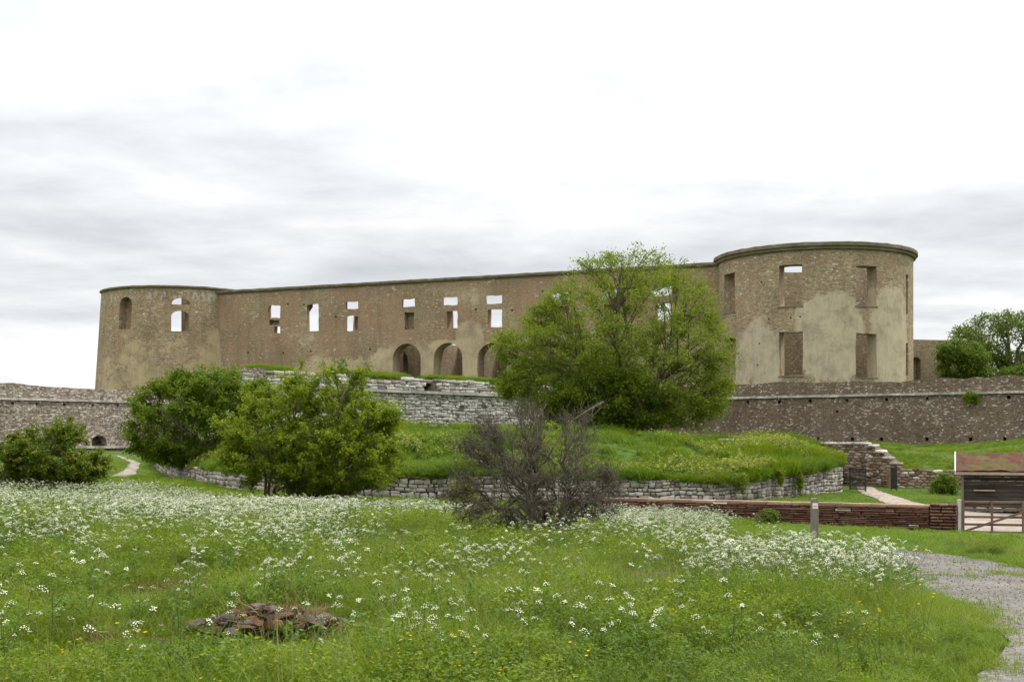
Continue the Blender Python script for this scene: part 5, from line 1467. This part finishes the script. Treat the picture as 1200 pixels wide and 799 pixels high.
# thin turf creeping onto the track
x = rng.uniform(2.5, 9, 9000); y = rng.uniform(6.5, 26, 9000)
tp = np.array(TRK); dE = edge_dist(x, y, [tuple(q) for q in tp]); ins = in_poly(x, y, TRK)
strip = np.exp(-((y - (18.6 + (x - 7.6) * -0.7)) / 0.45) ** 2)
k = ins & (rng.random(9000) < np.clip(0.5 * np.exp(-dE / 0.12) + 0.30 * strip * (vnoise(x, y, 0.7) > 0.55) + 0.10 * (vnoise(x, y, 0.5, 2, 2) > 0.78), 0, 1)); k |= (~ins) & (dE < 0.9) & (rng.random(9000) < 0.8)
x, y = x[k], y[k]; m = len(x); s = rng.uniform(0.5, 1.1, m)
scatter('track_turf', np.stack([x, y, G(x, y) + 0.02], 1), rots(m), np.stack([s * .8, s * .8, s], 1), rng.integers(0, 3, m), [q.copy() for q in lawn_p], 'thin turf creeping over the gravel track', 'grass')
# bank grass
def on_grid(A, n, t0, t1, s0, s1):
    r0, c0 = A.shape[:2]; a = rng.uniform(t0, t1, n) * (r0 - 1); b = rng.uniform(s0, s1, n) * (c0 - 1); i = np.minimum(a.astype(int), r0 - 2); j = np.minimum(b.astype(int), c0 - 2); fa, fb_ = (a - i)[:, None], (b - j)[:, None]
    return (A[i, j] * (1 - fa) + A[i + 1, j] * fa) * (1 - fb_) + (A[i, j + 1] * (1 - fa) + A[i + 1, j + 1] * fa) * fb_
M_bankg = leafy('bank grass', [(0.038, 0.085, 0.004), (0.09, 0.165, 0.006), (0.145, 0.235, 0.008), (0.205, 0.28, 0.012)], 0.42, 0.5, (0.21, 0.25, 0.013), 'both', 0.5, 0.28)
bank_p = [proto('h%d_tuft' % i, blades(50, 0.30, 0.15, 0.48, 0.024, 0.85, 230 + i, 2), [M_bankg]) for i in range(4)]
Q = np.vstack([on_grid(BANK, 11000, 0.0, 0.74, 0, 1), on_grid(BANK2, 3500, 0, 0.85, 0, 1)]); m = len(Q); s = rng.uniform(0.5, 1.15, m) * (0.25 + 1.5 * vnoise(Q[:, 0], Q[:, 1], 1.2)); s[11000:] *= 0.5
scatter('bank_grass', Q - np.array((0, 0, .03)), rots(m, .2), np.stack([s, s, s], 1), rng.integers(0, 4, m), bank_p, 'thick grass covering the banks below the castle', 'grass')
# overhanging fringe along the wall top
Q = on_grid(BANK, 1900, 0.0, 0.05, 0.3, 1); m = len(Q); s = rng.uniform(0.3, 1.1, m) * (0.35 + 1.1 * vnoise(Q[:, 0], Q[:, 1], 0.9))
scatter('fringe_grass', Q + np.array((0, -.08, -.02)), np.stack([rng.normal(0.5, .2, m), rng.normal(0, .2, m), rng.normal(0, .3, m)], 1), np.stack([s, s, s], 1), rng.integers(0, 4, m), [q.copy() for q in bank_p], 'grass fringe hanging over the pale retaining wall', 'grass')
# turf on the bastion and along the rampart walks
Q = []
for px0, px1, n, hh in ((318, 362, 260, .45), (418, 492, 520, .5), (528, 600, 520, .5)):
    for _ in range(n):
        u = LB.u(random.uniform(px0, px1)); o_ = random.uniform(0.8, 3.2); q = LB(u, o_, ZTOP - 0.15 + 0.28 * math.sin(min(1, (o_ - 0.7) / 1.2) * 1.57)); Q.append(q)
for _ in range(500):
    u = random.uniform(2, LR.L); Q.append(LR(u, random.uniform(1.2, 2.2), ZTOP - 0.35))
Q = np.array(Q); m = len(Q); s = rng.uniform(0.5, 1.0, m); s[1300:] *= 0.7
scatter('terrace_grass', Q, rots(m), np.stack([s, s, s * .9], 1), rng.integers(0, 4, m), [q.copy() for q in bank_p], 'grass growing along the tops of the bastion and rampart', 'grass')
for px0, px1, py in ((318, 362, 431), (418, 492, 436), (528, 600, 437)):
    V, Fc = [], []; us = np.linspace(LB.u(px0), LB.u(px1), 26); pr = [(0.65, -0.35), (0.9, -0.05), (1.6, 0.12), (2.6, 0.15), (3.4, -0.4)]
    for i, u in enumerate(us):
        e = math.sin(math.pi * i / 25) ** 0.4
        for (o_, dz) in pr: V.append(LB(u, o_, ZTOP - 0.05 + dz * e - 0.35 * (1 - e)))
    for i in range(25):
        for j in range(4): Fc.append((i * 5 + j, (i + 1) * 5 + j, (i + 1) * 5 + j + 1, i * 5 + j + 1))
    me = bpy.data.meshes.new('turf_mound'); me.from_pydata(V, [], Fc); me.update(); tag(link('turf_mound', me, M_ground), kind='structure')

# ---- cow parsley
M_petal = simple('white petals', (0.64, 0.66, 0.49), 0.12, 6.0, rough=0.8, bump=0)
mt = M_petal.node_tree
M_stem = leafy('flower stems', [(0.12, 0.18, 0.04), (0.19, 0.25, 0.06)], 0.25, use='both')
M_pleaf = leafy('parsley leaves', [(0.075, 0.145, 0.018), (0.115, 0.20, 0.026), (0.165, 0.255, 0.036)], 0.36, use='both')
def umbel(c, rad, r_, nl=13, bs=0.011):
    """flat-topped head: little white clusters on rays"""
    V, Fc, rays = [], [], []
    for k in range(nl):
        a = 2.4 * k; rr = rad * math.sqrt((k + .5) / nl); p = (c[0] + rr * math.cos(a), c[1] + rr * math.sin(a), c[2] - 0.55 * rr * rr / rad + r_.normal(0, .005)); rays.append(p)
        b = len(V); s = bs * r_.uniform(.75, 1.35); V.append((p[0], p[1], p[2] + s * 0.55))
        for q in range(6): V.append((p[0] + s * math.cos(q * 1.047), p[1] + s * math.sin(q * 1.047), p[2] + r_.normal(0, s * .22)))
        V.append((p[0], p[1], p[2] - s * 0.6))
        for q in range(6): Fc.append((b, b + 1 + q, b + 1 + (q + 1) % 6)); Fc.append((b + 7, b + 1 + (q + 1) % 6, b + 1 + q))
    return V, Fc, rays
def parsley(seed, h=0.75, nh=6, rad=0.042, bs=0.0115):
    """-> stem mesh builder, list of heads, leaf arrays"""
    r_ = np.random.default_rng(seed); st = MB(); heads = []
    lean = r_.normal(0, .06, 2); top = np.array((lean[0], lean[1], h * 0.66)); st.tube([(0, 0, -0.05), (lean[0] * .3, lean[1] * .3, h * .35), tuple(top)], [0.0055, 0.0045, 0.0035], 4, False)
    for k in range(nh):
        a = 6.283 * k / nh + r_.uniform(-.5, .5); l = h * r_.uniform(.12, .34) * (0.35 if k == 0 else 1); t0 = r_.uniform(.55, 1); b0 = top * t0
        e = np.array((b0[0] + math.cos(a) * l, b0[1] + math.sin(a) * l, h * r_.uniform(.62, 1.06)))
        st.tube([tuple(b0), tuple((b0 + e) / 2 + np.array((math.cos(a), math.sin(a), -0.3)) * 0.03), tuple(e)], [0.003, 0.0025, 0.002], 3, False)
        V, Fc, rays = umbel((0, 0, 0), rad * r_.uniform(.5, 1.3), r_, 15, bs)
        base = e - np.array((0, 0, 0.03))
        for q in rays[::2]: st.tube([tuple(base), (e[0] + q[0], e[1] + q[1], e[2] + q[2] - .004)], [0.0014, 0.001], 3, False)
        tl_ = r_.normal(0, 0.28, 2)
        V = [(a_, b_, c_ + a_ * tl_[0] + b_ * tl_[1]) for a_, b_, c_ in V]
        heads.append((e, V, Fc))
    C = []
    for _ in range(7):
        a = r_.uniform(0, 6.283); l = r_.uniform(.12, .26); z0 = h * r_.uniform(.08, .5)
        for k in range(18):
            t = (k + 1) / 18; sd = (-1) ** k * 0.05 * (1.1 - t) * r_.uniform(.3, 1.3); C.append((math.cos(a) * l * t - math.sin(a) * sd, math.sin(a) * l * t + math.cos(a) * sd, z0 + 0.10 * math.sin(t * 2.6) + r_.normal(0, .01)))
    return st, heads, np.array(C)
par_p = []
for i in range(6):
    st, heads, C = parsley(300 + i, 0.72, 6 + i % 3, 0.036, 0.0056); me = bpy.data.meshes.new('p'); V, Fc, mi = list(st.v), list(st.f), [0] * len(st.f)
    for e, hv, hf in heads:
        b = len(V); V += [(e[0] + a, e[1] + b2, e[2] + c) for a, b2, c in hv]; Fc += [tuple(b + q for q in f) for f in hf]; mi += [1] * len(hf)
    lv, fi = leaves_mesh('l', C, 0.026, 0.8, 0.4, i); b = len(V); V += [tuple(q) for q in lv]; Fc += [(b + 4 * q, b + 4 * q + 1, b + 4 * q + 2, b + 4 * q + 3) for q in range(len(C))]; mi += [2] * len(C)
    me.from_pydata(V, [], Fc); me.polygons.foreach_set('material_index', mi); a = me.attributes.new('v', 'FLOAT', 'FACE'); a.data.foreach_set('value', rng.random(len(Fc)).astype(np.float32)); me.update()
    par_p.append(proto('k%d_parsley' % i, me, [M_stem, M_petal, M_pleaf]))
def fl_density(x, y):
    px = proj_px(x, y); nz = vnoise(x, y, 1.3, 9, 1); n2_ = vnoise(x, y, 4.0, 2, 6)
    d = 0.0 * x
    d = np.maximum(d, 1.0 * sstep(470, 380, px) * sstep(11, 20, y) * sstep(46.5, 44, y) * np.clip(0.25 + 1.4 * (n2_ - 0.2), 0.3, 1.25))
    d = np.maximum(d, 0.45 * sstep(400, 450, px) * sstep(580, 520, px) * sstep(21, 26, y) * sstep(47, 44, y))
    d = np.maximum(d, 0.55 * np.exp(-(((px - 590) / 70) ** 2 + ((y - 14.2) / 1.8) ** 2)))
    d = np.maximum(d, 0.55 * sstep(620, 690, px) * sstep(880, 820, px) * sstep(19, 23, y) * sstep(44, 38, y))
    d = np.maximum(d, 0.75 * sstep(690, 730, px) * sstep(860, 800, px) * sstep(34, 37, y) * sstep(46, 44, y))
    d = np.maximum(d, 2.4 * np.exp(-np.abs((px - 945) / 122) ** 3 - np.abs((y - 13.5) / 1.9) ** 3))
    d = np.maximum(d, 0.6 * np.exp(-(((px - 790) / 110) ** 2 + ((y - 17.5) / 3.5) ** 2)))
    d = np.maximum(d, 0.10 * sstep(760, 640, px) * sstep(18, 12, y) + 0.03)
    d = d * np.where(y < 20, 0.35 + 1.3 * (nz > 0.42) * nz, 0.6 + 0.7 * nz)
    return np.clip(d, 0, 2.2) * (1 - bare(x, y)) * (1 - 0.97 * lawn_mask(x, y)) * keep_ground(x, y) * (y > 10.8)
x, y = sample(34000, 10, 47.5, -50, 1120); k = rng.random(len(x)) < fl_density(x, y) * 0.47; x, y = x[k], y[k]; m = len(x)
s = rng.uniform(0.4, 0.95, m)
scatter('cow_parsley_drifts', np.stack([x, y, G(x, y)], 1), rots(m, .08), np.stack([s, s, s], 1), rng.integers(0, 6, m), par_p, 'drifts of white flowering cow parsley across the meadow', 'cow parsley')
# some on the bank as well
Q = on_grid(BANK, 5200, 0.03, 0.7, 0, 1); k = vnoise(Q[:, 0], Q[:, 1], 3.0, 1, 1) + 0.35 * rng.random(len(Q)) > 0.76; Q = Q[k]; m = len(Q); s = rng.uniform(0.6, 1.1, m)
M_yel = simple('greenish yellow flowers', (0.34, 0.36, 0.06), 0.2, 6.0, bump=0)
alex_p = []
for i in range(4):
    st, heads, C = parsley(500 + i, 0.55, 7, 0.05, 0.010); V, Fc, mi = list(st.v), list(st.f), [0] * len(st.f)
    for e, hv, hf in heads:
        b = len(V); V += [(e[0] + a, e[1] + b2, e[2] + c) for a, b2, c in hv]; Fc += [tuple(b + q for q in f) for f in hf]; mi += [1] * len(hf)
    lv, fi = leaves_mesh('l', C, 0.045, 0.8, 0.4, i); b = len(V); V += [tuple(q) for q in lv]; Fc += [(b + 4 * q, b + 4 * q + 1, b + 4 * q + 2, b + 4 * q + 3) for q in range(len(C))]; mi += [2] * len(C)
    me = bpy.data.meshes.new('bf'); me.from_pydata(V, [], Fc); me.polygons.foreach_set('material_index', mi); me.update()
    for mm in (M_stem, M_yel, M_pleaf): me.materials.append(mm)
    alex_p.append(bpy.data.objects.new('m%d_yellow' % i, me))
scatter('bank_flowers', Q, rots(m, .1), np.stack([s, s, s], 1), rng.integers(0, 4, m), alex_p, 'greenish yellow flowers scattered over the grass bank', 'wild flowers')
# weeds in the meadow
x, y = sample(24000, 6, 30, -60, 1180); d = 0.24 + 0.5 * (vnoise(x, y, 0.9, 3, 8) > 0.58) + 0.9 * np.exp(-(((proj_px(x, y) - 510) / 35) ** 2 + ((y - 13.6) / 0.9) ** 2)) + 0.9 * np.exp(-(((proj_px(x, y) - 775) / 60) ** 2 + ((y - 17.2) / 1.2) ** 2))
k = keep_ground(x, y) & (rng.random(len(x)) < d * 0.7) & (rng.random(len(x)) > bare(x, y)) & (lawn_mask(x, y) < 0.4); x, y = x[k], y[k]; m = len(x); s = rng.uniform(0.45, 1.35, m) * (1 - 0.75 * front_bare(x, y))
s = s * (1 - 0.85 * np.exp(-edge_dist(x, y, TRK) / 0.8))
scatter('meadow_weeds', np.stack([x, y, G(x, y)], 1), rots(m, .15), np.stack([s, s, s], 1), rng.choice(6, m, p=(.05, .05, .05, .29, .28, .28)), weed_p, 'broad and ferny green leaves between the meadow grasses', 'weeds')
# yellow buttercups
V, Fc, mi = [], [], []
bm_ = MB(); 
for k in range(4):
    a = k * 1.7; e = (0.06 * math.cos(a), 0.06 * math.sin(a), 0.38 + 0.06 * math.sin(k * 2.1)); bm_.tube([(0, 0, 0), (e[0] * .3, e[1] * .3, .2), e], [.002, .0016, .0012], 3, False)
V, Fc = list(bm_.v), list(bm_.f); mi = [0] * len(Fc)
for k in range(4):
    a = k * 1.7; e = (0.06 * math.cos(a), 0.06 * math.sin(a), 0.38 + 0.06 * math.sin(k * 2.1)); b = len(V); V.append((e[0], e[1], e[2] - .004)); s = 0.0095
    for q in range(6): V.append((e[0] + s * math.cos(q * 1.047), e[1] + s * math.sin(q * 1.047), e[2] + 0.006))
    for q in range(6): Fc.append((b, b + 1 + q, b + 1 + (q + 1) % 6)); mi.append(1)
me = bpy.data.meshes.new('bc'); me.from_pydata(V, [], Fc); me.polygons.foreach_set('material_index', mi); me.update()
but_p = [proto('n0_buttercup', me, [M_stem, simple('yellow petals', (0.62, 0.48, 0.02), 0.1, 5.0, bump=0)])]
x, y = sample(1500, 6.2, 26, -30, 1150); k = keep_ground(x, y) & (vnoise(x, y, 1.6, 7, 3) > 0.60) & (lawn_mask(x, y) < 0.3) & (rng.random(len(x)) < 0.7); x, y = x[k], y[k]; m = len(x); s = rng.uniform(.7, 1.3, m)
scatter('buttercups', np.stack([x, y, G(x, y)], 1), rots(m, .15), np.stack([s, s, s], 1), np.zeros(m, int), but_p, 'small yellow flowers dotted through the meadow', 'wild flowers')
# loose pebbles on the track
pebm = [proto('q%d_pebble' % i, np_mesh('peb', SV[i][0] * np.array((1, .8, .6)), SV[i][1], 3), [simple('pebble %d' % i, c, 0.3, 9.0)]) for i, c in enumerate(((0.17, 0.157, 0.14), (0.23, 0.214, 0.192), (0.12, 0.108, 0.096)))]
x = rng.uniform(2.5, 9, 9000); y = rng.uniform(6.5, 26, 9000); k = in_poly(x, y, TRK); x, y = x[k], y[k]; m = len(x); s = rng.uniform(0.006, 0.017, m) * (0.8 + y / 40)
scatter('track_gravel', np.stack([x, y, G(x, y) + 0.04], 1), rots(m, .5), np.stack([s, s, s], 1), rng.integers(0, 3, m), pebm, 'loose gravel lying on the track', 'gravel')

# ---- foreground cow parsley, one by one
PM = []
for i in range(5):
    st, heads, C = parsley(400 + i, 0.60, 3 + i % 3, 0.031, 0.0044); sm = st.mesh('stem', True); sm.materials.append(M_stem)
    hm = []
    for e, hv, hf in heads: me = bpy.data.meshes.new('head'); me.from_pydata(hv, [], hf); me.update(); me.materials.append(M_petal); hm.append((e, me))
    lv, fi = leaves_mesh('l', C, 0.02, 0.8, 0.4, i); lm = np_mesh('leaf', lv, fi, 4, False, rng.random(len(C))); lm.materials.append(M_pleaf); PM.append((sm, hm, lm))
spots = [gp(*p) for p in [(20, 790), (48, 798), (62, 780), (95, 755), (30, 745), (130, 742), (165, 790), (190, 740), (60, 718), (110, 712), (205, 752), (150, 722), (240, 716), (300, 788), (345, 770), (382, 764), (405, 742), (428, 776),
                          (470, 794), (452, 756), (492, 760), (525, 792), (540, 768), (560, 738), (590, 765), (505, 728), (470, 720), (612, 798), (632, 784), (655, 742), (575, 798), (445, 800), (700, 790), (745, 776), (690, 752), (330, 732), (270, 735), (15, 765), (400, 800), (760, 742), (905, 782), (822, 776), (360, 800), (250, 800)]]
rs_ = random.Random(5)
spots += [gp(rs_.uniform(-10, 690), rs_.uniform(688, 806)) for _ in range(34)] + [gp(rs_.uniform(690, 980), rs_.uniform(700, 800)) for _ in range(8)]
spots = [q for q in spots if abs(q[0] + 1.95) > 0.8 or abs(q[1] - 9.9) > 0.75]
for i, (x, y) in enumerate(spots):
    y = y - 0.35; sm, hm, lm = PM[i % 5]; x += random.uniform(-.1, .1)
    r_ = empty('cow_parsley', (x, y, g1(x, y)), 'single white flowered cow parsley stem in the near foreground grass', 'cow parsley', 'cow parsley plants in the near foreground')
    r_.rotation_euler = (random.uniform(-.1, .1), random.uniform(-.1, .1), random.uniform(0, 6.28)); s = random.uniform(0.7, 1.1); r_.scale = (s, s, s)
    for nm, me, lc in [('stem', sm, (0, 0, 0)), ('leaf', lm, (0, 0, 0))] + [('flower_head', me, tuple(e)) for e, me in hm]:
        o = bpy.data.objects.new(nm, me); COL.objects.link(o); o.parent = r_; o.location = lc
        if nm == 'leaf': o['kind'] = 'stuff'

# ---- bare earth patches
def soil_material():
    m, t, b = new_mat('dark crumbly soil'); pos = t.n('ShaderNodeNewGeometry').outputs['Position']
    f = t.noise(pos, 14.0, 7, 0.75); c = t.ramp(t.noise(pos, 3.0, 5, 0.65), [(0.3, (0.045, 0.030, 0.021)), (0.5, (0.095, 0.066, 0.046)), (0.7, (0.15, 0.105, 0.075))])
    c = t.mix(t.smooth(t.noise(pos, 4.0, 5, 0.7), 0.56, 0.66), c, (0.16, 0.085, 0.02))
    c = t.mix(1.0, c, t.ramp(f, [(0.3, 0.45), (0.5, 1.0), (0.7, 1.5)]), 'MULTIPLY')
    t.put(b.inputs['Base Color'], c); t.put(b.inputs['Normal'], t.bump(f, 1.0, 0.08)); return m
M_soil = soil_material()
for i, (cx, cy, rx, ry) in enumerate(BARE[:6]):
    pl = [(cx + rx * 0.95 * math.cos(a) * (0.75 + 0.35 * math.sin(a * 3 + i)), cy + ry * 0.95 * math.sin(a) * (0.8 + 0.3 * math.cos(a * 2 + i))) for a in np.linspace(0, 6.283, 18)[:-1]]
    hm_ = (0.20, 0.05, 0.05, 0.12, 0.05, 0.04)[i]
    sheet('earth_patch', pl, 0.02, M_soil, 0.09, 0.02, lambda x, y, cx=cx, cy=cy, rx=rx, ry=ry, hm_=hm_: G(x, y) + hm_ * np.exp(-(((x - cx) / (rx * .75)) ** 2 + ((y - cy) / (ry * .75)) ** 2)) * (0.6 + 0.8 * vnoise(x, y, 0.13)))
dead_p = [proto('r%d_dead' % i, blades(16, 0.10, 0.05, 0.20, 0.007, 1.1, 260 + i, 2), [leafy('dead weed %d' % i, c, 0.2, use='both')]) for i, c in enumerate(([(0.10, 0.045, 0.02), (0.19, 0.10, 0.04)], [(0.16, 0.11, 0.05), (0.26, 0.19, 0.09)]))]
x = np.concatenate([rng.normal(c[0], c[2] * .5, 80) for c in BARE[:6]]); y = np.concatenate([rng.normal(c[1], c[3] * .5, 80) for c in BARE[:6]]); m = len(x); s = rng.uniform(.4, 1.2, m)
hz_ = 0.20 * np.exp(-(((x + 1.95) / .64) ** 2 + ((y - 9.9) / .36) ** 2))
scatter('dead_weeds', np.stack([x, y, G(x, y) + hz_ * 0.9], 1), rots(m, .35), np.stack([s, s, s], 1), rng.integers(0, 2, m), dead_p, 'reddish brown dead weeds on the bare earth patches', 'dead weeds')
# ---- mossy rubble in the grass
M_rock = simple('mossy rock', (0.082, 0.052, 0.036), 0.5, 9.0, per_obj=0.45, alt=(0.20, 0.10, 0.025), altamt=0.7, bump=1.0)
M_rock2 = simple('lichen grey rock', (0.13, 0.108, 0.095), 0.45, 9.0, per_obj=0.3, alt=(0.12, 0.10, 0.05), altamt=0.6, bump=1.0)
RM = []
for k in range(6):
    bm = bmesh.new(); bmesh.ops.create_icosphere(bm, subdivisions=2, radius=0.5)
    for v in bm.verts:
        n_ = v.co.normalized(); f = 1.0
        for j in range(11):
            d = Vector((math.sin(j * 2.1 + k), math.cos(j * 1.7 + k * 2), math.sin(j * 3.1 + k * 1.3))).normalized(); t = n_.dot(d); f = min(f, 0.66 / max(t, 0.01)) if t > 0.6 else f
        v.co = v.co * f * random.uniform(.93, 1.07)
    me = bpy.data.meshes.new('rock'); bm.to_mesh(me); bm.free(); me.materials.append(M_rock if k % 3 else M_rock2); RM.append(me)
def rocks(n, cx, cy, rx, ry, s0, s1, label, group):
    for _ in range(n):
        a = random.uniform(0, 6.283); q = math.sqrt(random.random()); x, y = cx + rx * q * math.cos(a), cy + ry * q * math.sin(a); s = random.uniform(s0, s1)
        o = bpy.data.objects.new('rock', random.choice(RM)); COL.objects.link(o); o.location = (x, y, g1(x, y) + s * 0.08 + (0.25 * math.exp(-(q * 1.05) ** 2) if n > 60 else 0.03)); o.scale = (s * random.uniform(.8, 1.7), s * random.uniform(.7, 1.2), s * random.uniform(.35, .7))
        o.rotation_euler = (random.uniform(-.4, .4), random.uniform(-.4, .4), random.uniform(0, 6.28)); tag(o, label, 'rock', group)
rocks(84, -1.95, 9.9, 0.72, 0.40, 0.05, 0.18, 'mossy brown rock of the rubble heap in the near grass', 'rocks of the foreground rubble heap')
rocks(8, -3.6, 12.7, 0.45, 0.15, 0.06, 0.15, 'brown rock of the small scatter left of the rubble heap', 'rocks of the small scatter')
rocks(3, -3.2, 9.25, 0.1, 0.06, 0.10, 0.2, 'rust brown rock half sunk in grass near the lower left', 'rocks sunk near the lower left')
rocks(3, -2.75, 9.4, 0.08, 0.06, 0.08, 0.15, 'small rust rock between the lower left rocks and the heap', 'small rust rocks beside the heap')
rocks(12, 1.75, 14.6, 0.45, 0.5, 0.06, 0.2, 'brown clod on the bare earth right of the meadow centre', 'clods on the bare earth patch')
rocks(8, -1.87, 19.0, 0.4, 0.5, 0.07, 0.2, 'brown clod on the bare earth left of the bare tree', 'clods left of the bare tree')
rocks(6, -6.3, 16.6, 0.5, 0.2, 0.07, 0.16, 'brown clod in the hollow near the left edge', 'clods near the left edge')
